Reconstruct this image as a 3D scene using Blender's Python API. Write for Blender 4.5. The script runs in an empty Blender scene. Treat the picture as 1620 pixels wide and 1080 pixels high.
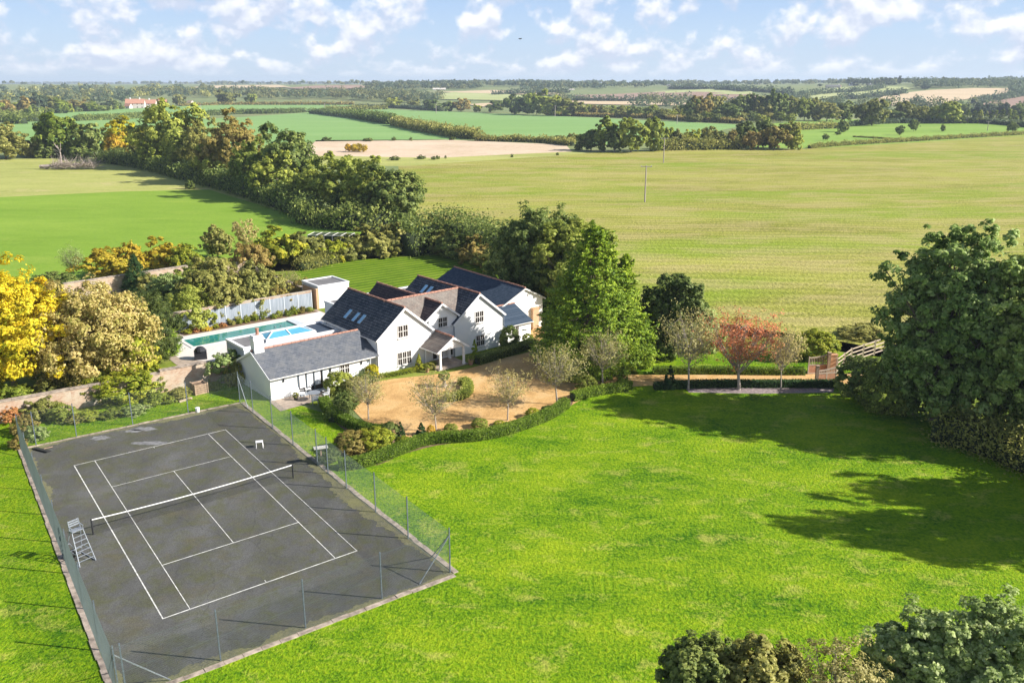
import bpy, bmesh, math, random
import numpy as np
from mathutils import Vector
R = math.radians
sc = bpy.context.scene
COL = sc.collection
# ------------------------------------------------------------------ camera
F_PX, CAM_H, HORIZ = 1375.0, 26.5, 132.0
PITCH = math.atan((540 - HORIZ) / F_PX)
cam_d = bpy.data.cameras.new("camera"); cam = bpy.data.objects.new("camera", cam_d); COL.objects.link(cam)
cam.location = (0, 0, CAM_H); cam.rotation_euler = (math.pi/2 - PITCH, 0, 0)
cam_d.sensor_width = 36; cam_d.lens = 36 * F_PX / 1620; cam_d.clip_start = 0.5; cam_d.clip_end = 40000
sc.camera = cam
# ------------------------------------------------------------------ light
SUN_EL, SUN_AZ = R(31), math.atan2(0.988, -0.157)      # azimuth from +Y towards +X
sun_dir = Vector((math.sin(SUN_AZ)*math.cos(SUN_EL), math.cos(SUN_AZ)*math.cos(SUN_EL), math.sin(SUN_EL)))
sd = bpy.data.lights.new("sun", 'SUN'); sd.energy = 5.0; sd.angle = R(0.55); sd.color = (1.0, 0.945, 0.86)
so = bpy.data.objects.new("sun", sd); COL.objects.link(so); so.rotation_euler = sun_dir.to_track_quat('Z', 'Y').to_euler()
sc.view_settings.view_transform = 'Standard'; sc.view_settings.look = 'None'
sc.view_settings.exposure = 0.90; sc.view_settings.gamma = 1.0
w = bpy.data.worlds.new("World"); sc.world = w; w.use_nodes = True
def build_world():
    nt = w.node_tree; nt.nodes.clear(); N = nt.nodes.new; L = nt.links.new
    def math_(op, a, b=None, clamp=False):
        n = N('ShaderNodeMath'); n.operation = op; n.use_clamp = clamp
        for i, v in enumerate((a, b)):
            if v is None: continue
            if isinstance(v, (int, float)): n.inputs[i].default_value = v
            else: L(v, n.inputs[i])
        return n.outputs[0]
    sky = N('ShaderNodeTexSky'); sky.sky_type = 'NISHITA'; sky.sun_disc = False
    sky.sun_elevation = SUN_EL; sky.sun_rotation = SUN_AZ; sky.altitude = 50; sky.air_density = 1.0; sky.dust_density = 1.2; sky.ozone_density = 1.5
    geo = N('ShaderNodeTexCoord'); sep = N('ShaderNodeSeparateXYZ'); L(geo.outputs['Generated'], sep.inputs[0])
    az = math_('ARCTAN2', sep.outputs[0], sep.outputs[1]); el = math_('ARCSINE', sep.outputs[2])
    # banks of cumulus: direction -> (azimuth, height above the horizon compressed with distance)
    elp = math_('POWER', math_('MAXIMUM', el, 0.0005), 0.75)
    def cloud(dz, sca, seed, detail=8, rough=0.55, st=1.0):
        c = N('ShaderNodeCombineXYZ'); L(math_('MULTIPLY', az, 1.9*st), c.inputs[0]); L(math_('ADD', math_('MULTIPLY', elp, 1.55), dz), c.inputs[1]); c.inputs[2].default_value = seed
        n = N('ShaderNodeTexNoise'); n.inputs['Scale'].default_value = sca; n.inputs['Detail'].default_value = detail; n.inputs['Roughness'].default_value = rough
        L(c.outputs[0], n.inputs['Vector']); return n.outputs[0]
    d0 = cloud(0, 13, 5.1, 9, .52); d1 = cloud(0.028, 13, 5.1, 4, .5); big = cloud(0, 3.2, 7.4, 3, st=.7)
    dens = math_('ADD', d0, math_('MULTIPLY', math_('SUBTRACT', big, 0.5), 0.45))
    cov = N('ShaderNodeMapRange'); cov.inputs['From Min'].default_value = 0.395; cov.inputs['From Max'].default_value = 0.56; cov.interpolation_type = 'SMOOTHSTEP'; L(dens, cov.inputs[0])
    fade = N('ShaderNodeMapRange'); fade.inputs['From Min'].default_value = 0.002; fade.inputs['From Max'].default_value = 0.020; fade.interpolation_type = 'SMOOTHSTEP'; L(el, fade.inputs[0])
    high = N('ShaderNodeMapRange'); high.inputs['From Min'].default_value = 0.20; high.inputs['From Max'].default_value = 0.55; high.inputs['To Min'].default_value = 1; high.inputs['To Max'].default_value = 0; L(el, high.inputs[0])  # clouds fade out overhead, beyond view, to lower the ambient fill
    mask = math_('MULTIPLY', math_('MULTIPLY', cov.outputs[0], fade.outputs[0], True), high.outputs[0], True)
    lit = N('ShaderNodeMapRange'); lit.inputs['From Min'].default_value = -0.06; lit.inputs['From Max'].default_value = 0.12; L(math_('SUBTRACT', d0, d1), lit.inputs[0])
    ccol = N('ShaderNodeMixRGB'); ccol.inputs[1].default_value = (5.3, 5.8, 7.1, 1); ccol.inputs[2].default_value = (8.9, 8.8, 9.0, 1); L(lit.outputs[0], ccol.inputs[0])
    # pale air low down, clear blue above it
    low = N('ShaderNodeValToRGB'); e = low.color_ramp.elements; e[0].position = 0.0; e[0].color = (.60, .72, .86, 1); e[1].position = 1.0; e[1].color = (.27, .46, .84, 1)
    m_ = e.new(0.35); m_.color = (.50, .66, .88, 1)
    L(math_('MULTIPLY', math_('ABSOLUTE', el), 7.0, True), low.inputs[0])
    lowc = N('ShaderNodeMixRGB'); lowc.blend_type = 'MULTIPLY'; lowc.inputs[0].default_value = 1; L(low.outputs[0], lowc.inputs[1]); lowc.inputs[2].default_value = (9.0, 9.0, 9.0, 1)
    veil = N('ShaderNodeMapRange'); veil.inputs['From Min'].default_value = 0.12; veil.inputs['From Max'].default_value = 0.45; veil.inputs['To Min'].default_value = 0.85; veil.inputs['To Max'].default_value = 0.0; L(math_('ABSOLUTE', el), veil.inputs[0])
    m0 = N('ShaderNodeMixRGB'); L(veil.outputs[0], m0.inputs[0]); L(sky.outputs[0], m0.inputs[1]); L(lowc.outputs[0], m0.inputs[2])
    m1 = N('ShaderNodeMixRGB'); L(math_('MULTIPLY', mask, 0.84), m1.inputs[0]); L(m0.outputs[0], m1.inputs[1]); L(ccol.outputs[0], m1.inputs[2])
    bg = N('ShaderNodeBackground'); bg.inputs[1].default_value = 0.07; L(m1.outputs[0], bg.inputs[0])
    out = N('ShaderNodeOutputWorld'); L(bg.outputs[0], out.inputs[0])
build_world()

# ------------------------------------------------------------------ terrain and picture->ground helpers
def smooth(t):
    t = min(1.0, max(0.0, t)); return t*t*(3-2*t)
def terrain(x, y):
    d = math.hypot(x, y); az = math.degrees(math.atan2(x, max(y, 1e-3))) if y > 0 else 0
    if d < 650: return 0.0
    A = 23 + 7*smooth((az-8)/16) - 3*smooth((-az-12)/14)
    z = A*smooth((d-900)/1950) - 5*smooth((d-650)/300)*(1-smooth((d-1000)/700))
    z += smooth((d-1200)/700)*(2.2*math.sin(x/310+1.3)+1.6*math.sin(y/270+x/520))
    z += 8*math.exp(-((az-24)/5.5)**2-((d-1900)/500)**2)+5*math.exp(-((az-14)/4)**2-((d-1700)/350)**2)
    return z
_s, _c = math.sin(PITCH), math.cos(PITCH)
def ray(px, py):
    v = (540-py)/F_PX; return Vector(((px-810)/F_PX, _c+v*_s, -_s+v*_c))
def G(px, py):
    """ground point seen at a pixel of the 1620x1080 photograph"""
    d = ray(px, py); t = 5.0
    if d.z < 0:
        t0 = CAM_H/-d.z
        if math.hypot(d.x*t0, d.y*t0) < 650: return Vector((d.x*t0, d.y*t0, 0))
    t = 600.0; prev = t
    while t < 7000:
        if CAM_H + d.z*t < terrain(d.x*t, d.y*t):
            a, b = prev, t
            for _ in range(25):
                m = (a+b)/2
                if CAM_H + d.z*m < terrain(d.x*m, d.y*m): b = m
                else: a = m
            t = b; break
        prev = t; t *= 1.01
    return Vector((d.x*t, d.y*t, terrain(d.x*t, d.y*t)))
def height_to(p, topy):
    """height of a thing standing at p whose top shows at picture row topy"""
    v = (540-topy)/F_PX; dy, dz = _c+v*_s, -_s+v*_c
    return CAM_H + dz/dy*p.y - p.z
def width_of(p, wpx):
    return wpx/F_PX*(p.y*_c + (CAM_H-p.z)*_s)
# ------------------------------------------------------------------ object helpers
def tag(o, label=None, cat=None, group=None, kind=None):
    if label: o['label'] = label
    if cat: o['category'] = cat
    if group: o['group'] = group
    if kind: o['kind'] = kind
    return o
def thing(name, loc, rz, label, cat, group=None):
    o = bpy.data.objects.new(name, None); COL.objects.link(o); o.location = loc; o.rotation_euler = (0, 0, rz)
    o.empty_display_size = 0.2
    return tag(o, label, cat, group)
class MB:
    def __init__(s): s.v = []; s.f = []; s.m = []; s.mi = 0
    def add(s, vs, fs):
        n = len(s.v); s.v += [tuple(v) for v in vs]
        for f in fs: s.f.append(tuple(i+n for i in f)); s.m.append(s.mi)
        return s
    def box(s, x0, x1, y0, y1, z0, z1):
        return s.add([(x0,y0,z0),(x1,y0,z0),(x1,y1,z0),(x0,y1,z0),(x0,y0,z1),(x1,y0,z1),(x1,y1,z1),(x0,y1,z1)],
                     [(0,3,2,1),(4,5,6,7),(0,1,5,4),(1,2,6,5),(2,3,7,6),(3,0,4,7)])
    def slab(s, quad, t):
        """thick panel: quad = top corners (ccw from above), thickness t downwards"""
        vs = list(quad)+[(a, b, c-t) for a, b, c in quad]; n = len(quad)
        return s.add(vs, [tuple(range(n)), tuple(range(2*n-1, n-1, -1))]+[(i, i+n, (i+1) % n+n, (i+1) % n) for i in range(n)])
    def bar(s, p, q, w, h=None):
        h = h or w; p, q = Vector(p), Vector(q); d = (q-p).normalized()
        a = d.cross(Vector((0,0,1))); a = Vector((1,0,0)) if a.length < 1e-3 else a.normalized(); b = a.cross(d)
        vs = [e+a*i*w/2+b*j*h/2 for e in (p, q) for i, j in ((-1,-1),(1,-1),(1,1),(-1,1))]
        return s.add(vs, [(0,3,2,1),(4,5,6,7),(0,1,5,4),(1,2,6,5),(2,3,7,6),(3,0,4,7)])
    def tube(s, pts, rs, n=6, cap=True):
        pts = [Vector(p) for p in pts]; vs = []; up = Vector((0.3, 0.2, 1)).normalized()
        for i, p in enumerate(pts):
            d = (pts[min(i+1, len(pts)-1)]-pts[max(i-1, 0)]).normalized()
            a = d.cross(up); a = d.cross(Vector((1,0,0))) if a.length < 0.05 else a; a.normalize(); b = d.cross(a)
            for k in range(n):
                t = 2*math.pi*k/n; vs.append(p+(a*math.cos(t)+b*math.sin(t))*rs[i])
        fs = [(i*n+k, i*n+(k+1) % n, (i+1)*n+(k+1) % n, (i+1)*n+k) for i in range(len(pts)-1) for k in range(n)]
        if cap: fs += [tuple(range(n))[::-1], tuple((len(pts)-1)*n+k for k in range(n))]
        return s.add(vs, fs)
    def lathe(s, c, prof, n=16):
        vs = [(c[0]+r*math.cos(2*math.pi*k/n), c[1]+r*math.sin(2*math.pi*k/n), c[2]+z) for r, z in prof for k in range(n)]
        fs = [(i*n+k, i*n+(k+1) % n, (i+1)*n+(k+1) % n, (i+1)*n+k) for i in range(len(prof)-1) for k in range(n)]
        fs += [tuple(range(n))[::-1], tuple((len(prof)-1)*n+k for k in range(n))]
        return s.add(vs, fs)
    def build(s, name, mats, parent=None, smooth_=False):
        me = bpy.data.meshes.new(name); me.from_pydata(s.v, [], s.f)
        mats = mats if isinstance(mats, (list, tuple)) else [mats]
        for m in mats: me.materials.append(m)
        if len(mats) > 1: me.polygons.foreach_set('material_index', s.m)
        if smooth_: me.polygons.foreach_set('use_smooth', [True]*len(s.f))
        bm = bmesh.new(); bm.from_mesh(me); bmesh.ops.recalc_face_normals(bm, faces=bm.faces); bm.to_mesh(me); bm.free()
        o = bpy.data.objects.new(name, me); COL.objects.link(o); o.parent = parent
        return o
def copy_tree(o, parent=None):
    c = o.copy(); COL.objects.link(c); c.parent = parent
    for ch in list(o.children): copy_tree(ch, c)
    return c
# ------------------------------------------------------------------ materials
def newmat(name):
    m = bpy.data.materials.new(name); m.use_nodes = True; nt = m.node_tree; b = nt.nodes['Principled BSDF']; return m, nt, b
def ramp(nt, fac, stops):
    r = nt.nodes.new('ShaderNodeValToRGB'); e = r.color_ramp.elements
    while len(e) < len(stops): e.new(0.5)
    for i, (p, c) in enumerate(stops): e[i].position = p; e[i].color = (*c, 1)
    nt.links.new(fac, r.inputs[0]); return r.outputs[0]
def noise(nt, scale, detail=4, rough=0.55, stretch=None, rot=0, coord='Object', dist=0):
    tc = nt.nodes.new('ShaderNodeTexCoord'); mp = nt.nodes.new('ShaderNodeMapping'); nt.links.new(tc.outputs[coord], mp.inputs[0])
    mp.inputs['Rotation'].default_value = (0, 0, rot)
    if stretch: mp.inputs['Scale'].default_value = stretch
    n = nt.nodes.new('ShaderNodeTexNoise'); n.inputs['Scale'].default_value = scale; n.inputs['Detail'].default_value = detail
    n.inputs['Roughness'].default_value = rough; n.inputs['Distortion'].default_value = dist
    nt.links.new(mp.outputs[0], n.inputs['Vector']); return n.outputs[0]
def mix(nt, fac, a, b, mode='MIX'):
    n = nt.nodes.new('ShaderNodeMixRGB'); n.blend_type = mode
    for i, v in enumerate((fac, a, b)):
        if isinstance(v, (int, float)): n.inputs[i].default_value = v
        elif isinstance(v, tuple): n.inputs[i].default_value = (*v, 1)
        else: nt.links.new(v, n.inputs[i])
    return n.outputs[0]
def mrange(nt, v, a, b, c=0., d=1.):
    n = nt.nodes.new('ShaderNodeMapRange'); n.inputs[1].default_value = a; n.inputs[2].default_value = b; n.inputs[3].default_value = c; n.inputs[4].default_value = d
    nt.links.new(v, n.inputs[0]); return n.outputs[0]
def bump(nt, b, h, strength=0.4, dist=0.05):
    n = nt.nodes.new('ShaderNodeBump'); n.inputs['Strength'].default_value = strength; n.inputs['Distance'].default_value = dist
    nt.links.new(h, n.inputs['Height']); nt.links.new(n.outputs[0], b.inputs['Normal'])
def plain(name, col, rough=0.6, var=0.15, scale=6, metal=0, bmp=0.0, bscale=30):
    m, nt, b = newmat(name)
    n = noise(nt, scale, 5)
    nt.links.new(mix(nt, mrange(nt, n, 0.3, 0.7), tuple(c*(1-var) for c in col), tuple(min(1, c*(1+var)) for c in col)), b.inputs['Base Color'])
    b.inputs['Roughness'].default_value = rough; b.inputs['Metallic'].default_value = metal
    if bmp: bump(nt, b, noise(nt, bscale, 3), bmp, 0.01)
    return m
def grass(name, dark, mid, light, tan, tan_amt=0.3, patch=0.16, rot=0, fine=9.0, streak=(1, 1, 1), bstr=0.7, bd=0.05, spec=0.1, finew=0.36, tanlo=0.54, second=None, rows=False):
    m, nt, b = newmat(name); b.inputs['Roughness'].default_value = 0.9; b.inputs['Specular IOR Level'].default_value = spec
    big = noise(nt, patch, 5, 0.6, streak, rot); med = noise(nt, patch*7, 4, 0.6, streak, rot); fi = noise(nt, fine, 3, 0.7)
    s = nt.nodes.new('ShaderNodeMath'); s.operation = 'ADD'; nt.links.new(mrange(nt, big, 0.3, 0.7, 0, 0.5), s.inputs[0]); nt.links.new(mrange(nt, med, 0.28, 0.72, 0, 0.3), s.inputs[1])
    s2 = nt.nodes.new('ShaderNodeMath'); s2.operation = 'ADD'; nt.links.new(s.outputs[0], s2.inputs[0]); nt.links.new(mrange(nt, fi, 0.3, 0.7, -(finew-.36)/2, finew-(finew-.36)/2), s2.inputs[1])
    col = ramp(nt, s2.outputs[0], [(0.18, dark), (0.55, mid), (0.95, light)])
    tn = noise(nt, patch*3.1, 6, 0.68, streak, rot, dist=0.4)
    if second: col = mix(nt, mrange(nt, noise(nt, patch*.55, 4, 0.55, streak, rot+.15, dist=.8), 0.5, 0.62, 0, 0.85), col, mix(nt, 1.0, second, mix(nt, mrange(nt, fi, .3, .7), (0.65,.65,.65), (1.3,1.3,1.3)), 'MULTIPLY'))
    tf = nt.nodes.new('ShaderNodeMath'); tf.operation = 'ADD'; nt.links.new(tn, tf.inputs[0]); nt.links.new(mrange(nt, fi, 0.3, 0.7, -.05, .05), tf.inputs[1])
    fac = mrange(nt, tf.outputs[0], tanlo, tanlo+.16, 0, tan_amt)
    out = mix(nt, fac, col, tan)
    if rows:
        tc = nt.nodes.new('ShaderNodeTexCoord'); mp = nt.nodes.new('ShaderNodeMapping'); nt.links.new(tc.outputs['Object'], mp.inputs[0]); mp.inputs['Rotation'].default_value = (0, 0, R(97))
        wv = nt.nodes.new('ShaderNodeTexWave'); wv.inputs['Scale'].default_value = 0.11; wv.inputs['Distortion'].default_value = 9; wv.inputs['Detail'].default_value = 3; wv.inputs['Detail Scale'].default_value = 0.09; nt.links.new(mp.outputs[0], wv.inputs['Vector'])
        out = mix(nt, 1.0, out, mix(nt, wv.outputs[1], (0.88,0.89,0.86), (1.06,1.06,1.04)), 'MULTIPLY')
    nt.links.new(out, b.inputs['Base Color'])
    bump(nt, b, fi, bstr, bd)
    return m
M = {}
M['lawn'] = grass('lawn_grass', (0.030,0.112,0.003), (0.140,0.256,0.005), (0.270,0.362,0.011), (0.42,0.40,0.09), 0.6, 0.13, fine=4.6, rot=0.5, streak=(1,1.6,1), bstr=1.0, bd=0.14, finew=0.56)
M['lawn_back'] = None
M['mown'] = grass('mown_field', (0.14,0.25,0.022), (0.185,0.30,0.032), (0.24,0.35,0.045), (0.31,0.37,0.07), 0.4, 0.03, fine=1.5, streak=(0.5,1.6,1), bstr=0.2)
M['meadow'] = grass('meadow_grass', (0.24,0.27,0.065), (0.35,0.365,0.105), (0.44,0.44,0.14), (0.50,0.42,0.21), 0.7, 0.03, fine=1.0, streak=(0.5,1.6,1), bstr=0.3)
M['rough'] = grass('rough_grass', (0.08,0.13,0.012), (0.16,0.21,0.025), (0.23,0.27,0.045), (0.28,0.26,0.09), 0.5, 0.05, fine=1.5)
M['stubble'] = grass('stubble_grass', (0.165,0.175,0.024), (0.298,0.300,0.056), (0.39,0.38,0.092), (0.45,0.355,0.17), 0.48, 0.030, fine=1.9, rot=R(8), streak=(0.6,1.7,1), bstr=1.0, bd=0.25, finew=0.85, tanlo=0.45, second=(0.225,0.300,0.026), rows=True)
M['crop'] = grass('green_crop', (0.17,0.30,0.085), (0.205,0.345,0.11), (0.25,0.385,0.135), (0.31,0.38,0.15), 0.3, 0.012, fine=0.6, streak=(0.3,2,1), rot=R(-6), bstr=0.3)
M['tanfield'] = grass('dry_stubble', (0.46,0.34,0.23), (0.58,0.45,0.32), (0.66,0.53,0.40), (0.50,0.45,0.25), 0.4, 0.03, fine=0.8, bstr=0.4, bd=.2)
M['pasture'] = grass('pasture_grass', (0.16,0.27,0.04), (0.22,0.34,0.06), (0.27,0.39,0.08), (0.35,0.39,0.13), 0.4, 0.012, fine=0.5, streak=(0.4,2,1), bstr=0.2)
M['plough'] = grass('ploughed_soil', (0.26,0.165,0.125), (0.33,0.22,0.165), (0.40,0.28,0.21), (0.46,0.34,0.24), 0.4, 0.006, fine=0.2, streak=(0.4,2,1), bstr=0.2)
M['straw'] = grass('pale_stubble', (0.50,0.38,0.23), (0.57,0.44,0.28), (0.63,0.50,0.33), (0.52,0.46,0.25), 0.4, 0.006, fine=0.2, streak=(0.3,2,1), bstr=0.2)
M['palegreen'] = grass('pale_grass', (0.30,0.36,0.13), (0.38,0.42,0.17), (0.44,0.46,0.21), (0.50,0.45,0.25), 0.4, 0.005, fine=0.2, streak=(0.3,2,1), bstr=0.2)
M['farground'] = grass('far_farmland', (0.12,0.17,0.06), (0.19,0.23,0.09), (0.26,0.27,0.12), (0.34,0.29,0.17), 0.5, 0.004, fine=0.1, bstr=0.2)
def lawn_striped():
    m = grass('striped_lawn', (0.08,0.15,0.006), (0.15,0.235,0.012), (0.20,0.28,0.02), (0.27,0.28,0.06), 0.4, 0.2, fine=4)
    nt = m.node_tree; b = nt.nodes['Principled BSDF']; src = b.inputs['Base Color'].links[0].from_socket
    tc = nt.nodes.new('ShaderNodeTexCoord'); mp = nt.nodes.new('ShaderNodeMapping'); nt.links.new(tc.outputs['Object'], mp.inputs[0]); mp.inputs['Rotation'].default_value = (0,0,R(52))
    wv = nt.nodes.new('ShaderNodeTexWave'); wv.inputs['Scale'].default_value = 0.22; wv.inputs['Distortion'].default_value = 0.6; nt.links.new(mp.outputs[0], wv.inputs['Vector'])
    wv.inputs['Detail Scale'].default_value = 0.3
    nt.links.new(mix(nt, mrange(nt, wv.outputs[1], 0.35, 0.65, 0, 1), mix(nt, 1.0, src, (0.50,0.60,0.5), 'MULTIPLY'), src), b.inputs['Base Color'])
    return m
M['lawn_back'] = lawn_striped()
def asphalt():
    m, nt, b = newmat('court_asphalt'); b.inputs['Roughness'].default_value = 0.9
    big = noise(nt, 0.22, 6, 0.65, (1.3,0.6,1), R(38)); med = noise(nt, 0.8, 7, 0.68, dist=0.5); fi = noise(nt, 20, 3, 0.8)
    col = ramp(nt, big, [(0.28, (0.050,0.050,0.044)), (0.5, (0.078,0.078,0.073)), (0.72, (0.112,0.112,0.108))])
    moss = mix(nt, mrange(nt, med, 0.44, 0.66, 0, 0.8), col, (0.070,0.074,0.026))
    brown = mix(nt, mrange(nt, noise(nt, 0.45, 6, 0.7), 0.52, 0.7, 0, 0.6), moss, (0.095,0.080,0.045))
    pale = mix(nt, mrange(nt, noise(nt, 0.16, 7, 0.62, dist=0.7), 0.55, 0.72, 0, 0.30), brown, (0.17,0.17,0.168))
    vo = nt.nodes.new('ShaderNodeTexVoronoi'); vo.feature = 'DISTANCE_TO_EDGE'; vo.inputs['Scale'].default_value = 0.16
    tc = nt.nodes.new('ShaderNodeTexCoord'); ad = nt.nodes.new('ShaderNodeVectorMath'); ad.operation = 'ADD'; nt.links.new(tc.outputs['Object'], ad.inputs[0])
    nn = nt.nodes.new('ShaderNodeTexNoise'); nn.inputs['Scale'].default_value = 0.8; nn.inputs['Detail'].default_value = 5; nt.links.new(tc.outputs['Object'], nn.inputs['Vector']); nt.links.new(nn.outputs['Color'], ad.inputs[1]); nt.links.new(ad.outputs[0], vo.inputs['Vector'])
    crk = mix(nt, mrange(nt, vo.outputs['Distance'], 0.0, 0.006, 0.55, 0), pale, (0.035,0.036,0.03))
    sp = mix(nt, 1.0, crk, mix(nt, mrange(nt, fi, 0.3, 0.7), (0.45,0.45,0.45), (1.6,1.6,1.6)), 'MULTIPLY')
    nt.links.new(sp, b.inputs['Base Color']); bump(nt, b, fi, 0.6, 0.02); return m
M['asphalt'] = asphalt()
def moss_edge():
    m, nt, b = newmat('moss_edge'); b.inputs['Roughness'].default_value = 0.95
    a = noise(nt, 0.8, 6, 0.7); f = noise(nt, 14, 4, 0.7)
    c = mix(nt, mrange(nt, a, 0.35, 0.65), (0.070,0.072,0.055), (0.15,0.15,0.05))
    nt.links.new(mix(nt, mrange(nt, f, 0.4, 0.75, 0, 0.8), c, (0.27,0.25,0.15)), b.inputs['Base Color']); bump(nt, b, f, 0.6, 0.03); return m
M['moss'] = moss_edge()
def gravel():
    m, nt, b = newmat('orange_gravel'); b.inputs['Roughness'].default_value = 0.95
    big = noise(nt, 0.35, 7, 0.68, dist=0.9); fi = noise(nt, 12, 4, 0.85)
    c = ramp(nt, big, [(0.3, (0.42,0.245,0.085)), (0.5, (0.58,0.36,0.14)), (0.72, (0.66,0.47,0.24))])
    nt.links.new(mix(nt, 1.0, c, mix(nt, mrange(nt, fi, 0.3, 0.7), (0.55,0.50,0.42), (1.3,1.3,1.3)), 'MULTIPLY'), b.inputs['Base Color']); bump(nt, b, fi, 0.6, 0.03); return m
M['gravel'] = gravel()
M['soil'] = plain('bed_soil', (0.16,0.10,0.06), 0.95, 0.5, 3, bmp=0.8, bscale=12)
M['lilac'] = plain('pale_bark_mulch', (0.25,0.20,0.20), 0.95, 0.5, 5, bmp=0.8, bscale=14)
M['mulch'] = plain('pinkish_bark', (0.42,0.30,0.22), 0.95, 0.4, 5, bmp=0.8, bscale=14)
def brickmat(name, c1, c2, mortar, sx, sy, swap=False, dirt=0.5, off=0.5, wash=(0.5,0.42,0.34), msize=0.012, rough=0.9, bs=0.4, axis=None, dirtscale=1.2, bigvar=None, specular=0.3):
    """courses: axis = which object axis runs along the wall; rows always go up z"""
    m, nt, b = newmat(name); b.inputs['Roughness'].default_value = rough; b.inputs['Specular IOR Level'].default_value = specular
    tc = nt.nodes.new('ShaderNodeTexCoord'); sp = nt.nodes.new('ShaderNodeSeparateXYZ'); nt.links.new(tc.outputs['Object'], sp.inputs[0])
    cb = nt.nodes.new('ShaderNodeCombineXYZ')
    if axis == 'xy':
        a = nt.nodes.new('ShaderNodeMath'); a.operation = 'ADD'; nt.links.new(sp.outputs[0], a.inputs[0]); nt.links.new(sp.outputs[1], a.inputs[1]); nt.links.new(a.outputs[0], cb.inputs[0])
    else: nt.links.new(sp.outputs[1 if swap else 0], cb.inputs[0])
    nt.links.new(sp.outputs[2], cb.inputs[1])
    br = nt.nodes.new('ShaderNodeTexBrick'); nt.links.new(cb.outputs[0], br.inputs['Vector'])
    br.inputs['Scale'].default_value = 1; br.inputs['Brick Width'].default_value = sx; br.inputs['Row Height'].default_value = sy; br.inputs['Mortar Size'].default_value = msize
    br.inputs['Color1'].default_value = (*c1,1); br.inputs['Color2'].default_value = (*c2,1); br.inputs['Mortar'].default_value = (*mortar,1); br.offset = off; br.inputs['Bias'].default_value = 0.0
    n = noise(nt, dirtscale, 6, 0.65)
    c = mix(nt, mrange(nt, n, 0.42, 0.68, 0, dirt), br.outputs[0], wash)
    nt.links.new(c, b.inputs['Base Color'])
    h = nt.nodes.new('ShaderNodeMath'); h.operation = 'SUBTRACT'; h.inputs[0].default_value = 1; nt.links.new(br.outputs['Fac'], h.inputs[1])
    bump(nt, b, h.outputs[0], bs, 0.02); return m
M['brick'] = brickmat('old_brick', (0.36,0.19,0.12), (0.50,0.36,0.25), (0.44,0.38,0.30), 0.23, 0.075, dirt=0.9, axis='xy', wash=(0.50,0.45,0.36), dirtscale=0.9)
M['brick_red'] = brickmat('orange_brick', (0.62,0.30,0.14), (0.52,0.24,0.11), (0.55,0.46,0.34), 0.23, 0.075, dirt=0.25, axis='xy')
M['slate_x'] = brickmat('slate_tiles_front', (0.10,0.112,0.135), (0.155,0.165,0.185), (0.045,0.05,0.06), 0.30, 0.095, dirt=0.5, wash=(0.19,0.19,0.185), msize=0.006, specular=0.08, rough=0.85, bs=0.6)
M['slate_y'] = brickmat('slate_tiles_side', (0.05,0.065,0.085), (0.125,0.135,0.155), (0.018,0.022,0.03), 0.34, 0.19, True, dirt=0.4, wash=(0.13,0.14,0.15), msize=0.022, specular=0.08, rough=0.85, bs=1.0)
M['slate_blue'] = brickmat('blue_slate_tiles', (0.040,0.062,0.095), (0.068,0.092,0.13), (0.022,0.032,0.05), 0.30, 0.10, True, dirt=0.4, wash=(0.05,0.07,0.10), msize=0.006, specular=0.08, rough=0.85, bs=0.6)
M['claytile'] = brickmat('weathered_clay_tiles', (0.17,0.145,0.13), (0.25,0.20,0.17), (0.09,0.08,0.075), 0.2, 0.10, dirt=0.6, wash=(0.27,0.25,0.22), msize=0.01, specular=0.08, rough=0.85, bs=0.6)
M['darktile'] = brickmat('brown_tiles', (0.070,0.055,0.06), (0.11,0.085,0.085), (0.03,0.025,0.03), 0.3, 0.19, True, dirt=0.3, wash=(0.13,0.11,0.11), msize=0.02, specular=0.08, rough=0.85, bs=0.8)
M['pantile'] = brickmat('red_roof_tiles', (0.42,0.19,0.12), (0.52,0.26,0.17), (0.3,0.15,0.1), 0.6, 0.3, dirt=0.4, wash=(0.5,0.34,0.26))
M['terracotta'] = plain('terracotta', (0.40,0.20,0.14), 0.8, 0.25, 3)
M['render'] = plain('white_render', (0.80,0.80,0.79), 0.85, 0.035, 0.9, bmp=0.15, bscale=20)
M['render_grey'] = plain('grey_render', (0.50,0.54,0.58), 0.85, 0.06, 1.5)
M['white'] = plain('white_paint', (0.80,0.80,0.80), 0.5, 0.04, 3)
M['offwhite'] = plain('stone_trim', (0.62,0.60,0.57), 0.7, 0.08, 4)
M['line'] = plain('court_line_paint', (0.60,0.60,0.56), 0.8, 0.35, 4)
M['kerb'] = plain('kerb_concrete', (0.33,0.27,0.22), 0.9, 0.55, 2.2, bmp=0.6, bscale=10)
M['galvdark'] = plain('dull_steel_post', (0.13,0.16,0.19), 0.6, 0.3, 12, metal=0.3)
M['galv'] = plain('galvanised_steel', (0.28,0.31,0.35), 0.5, 0.3, 12, metal=0.4)
M['wire'] = plain('fence_wire', (0.14,0.18,0.17), 0.5, 0.1, 2, metal=0.3)
M['netblack'] = plain('net_cord', (0.02,0.02,0.02), 0.8, 0.1)
M['darkmetal'] = plain('dark_metal', (0.035,0.037,0.042), 0.5, 0.2, metal=0.4)
M['lead'] = plain('flat_roof_felt', (0.17,0.165,0.165), 0.8, 0.2, 0.7)
M['felt_shade'] = plain('painted_roof_shade', (0.035,0.05,0.075), 0.6, 0.2, 0.7)  # felt colour darkened to carry painted shade
M['paving'] = brickmat('pale_paving', (0.62,0.58,0.54), (0.68,0.64,0.60), (0.42,0.40,0.38), 0.9, 0.6, dirt=0.3, wash=(0.56,0.52,0.48), axis=None)
M['patio'] = plain('weathered_patio_slabs', (0.36,0.29,0.23), 0.9, 0.25, 2.5, bmp=0.4, bscale=6)
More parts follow.
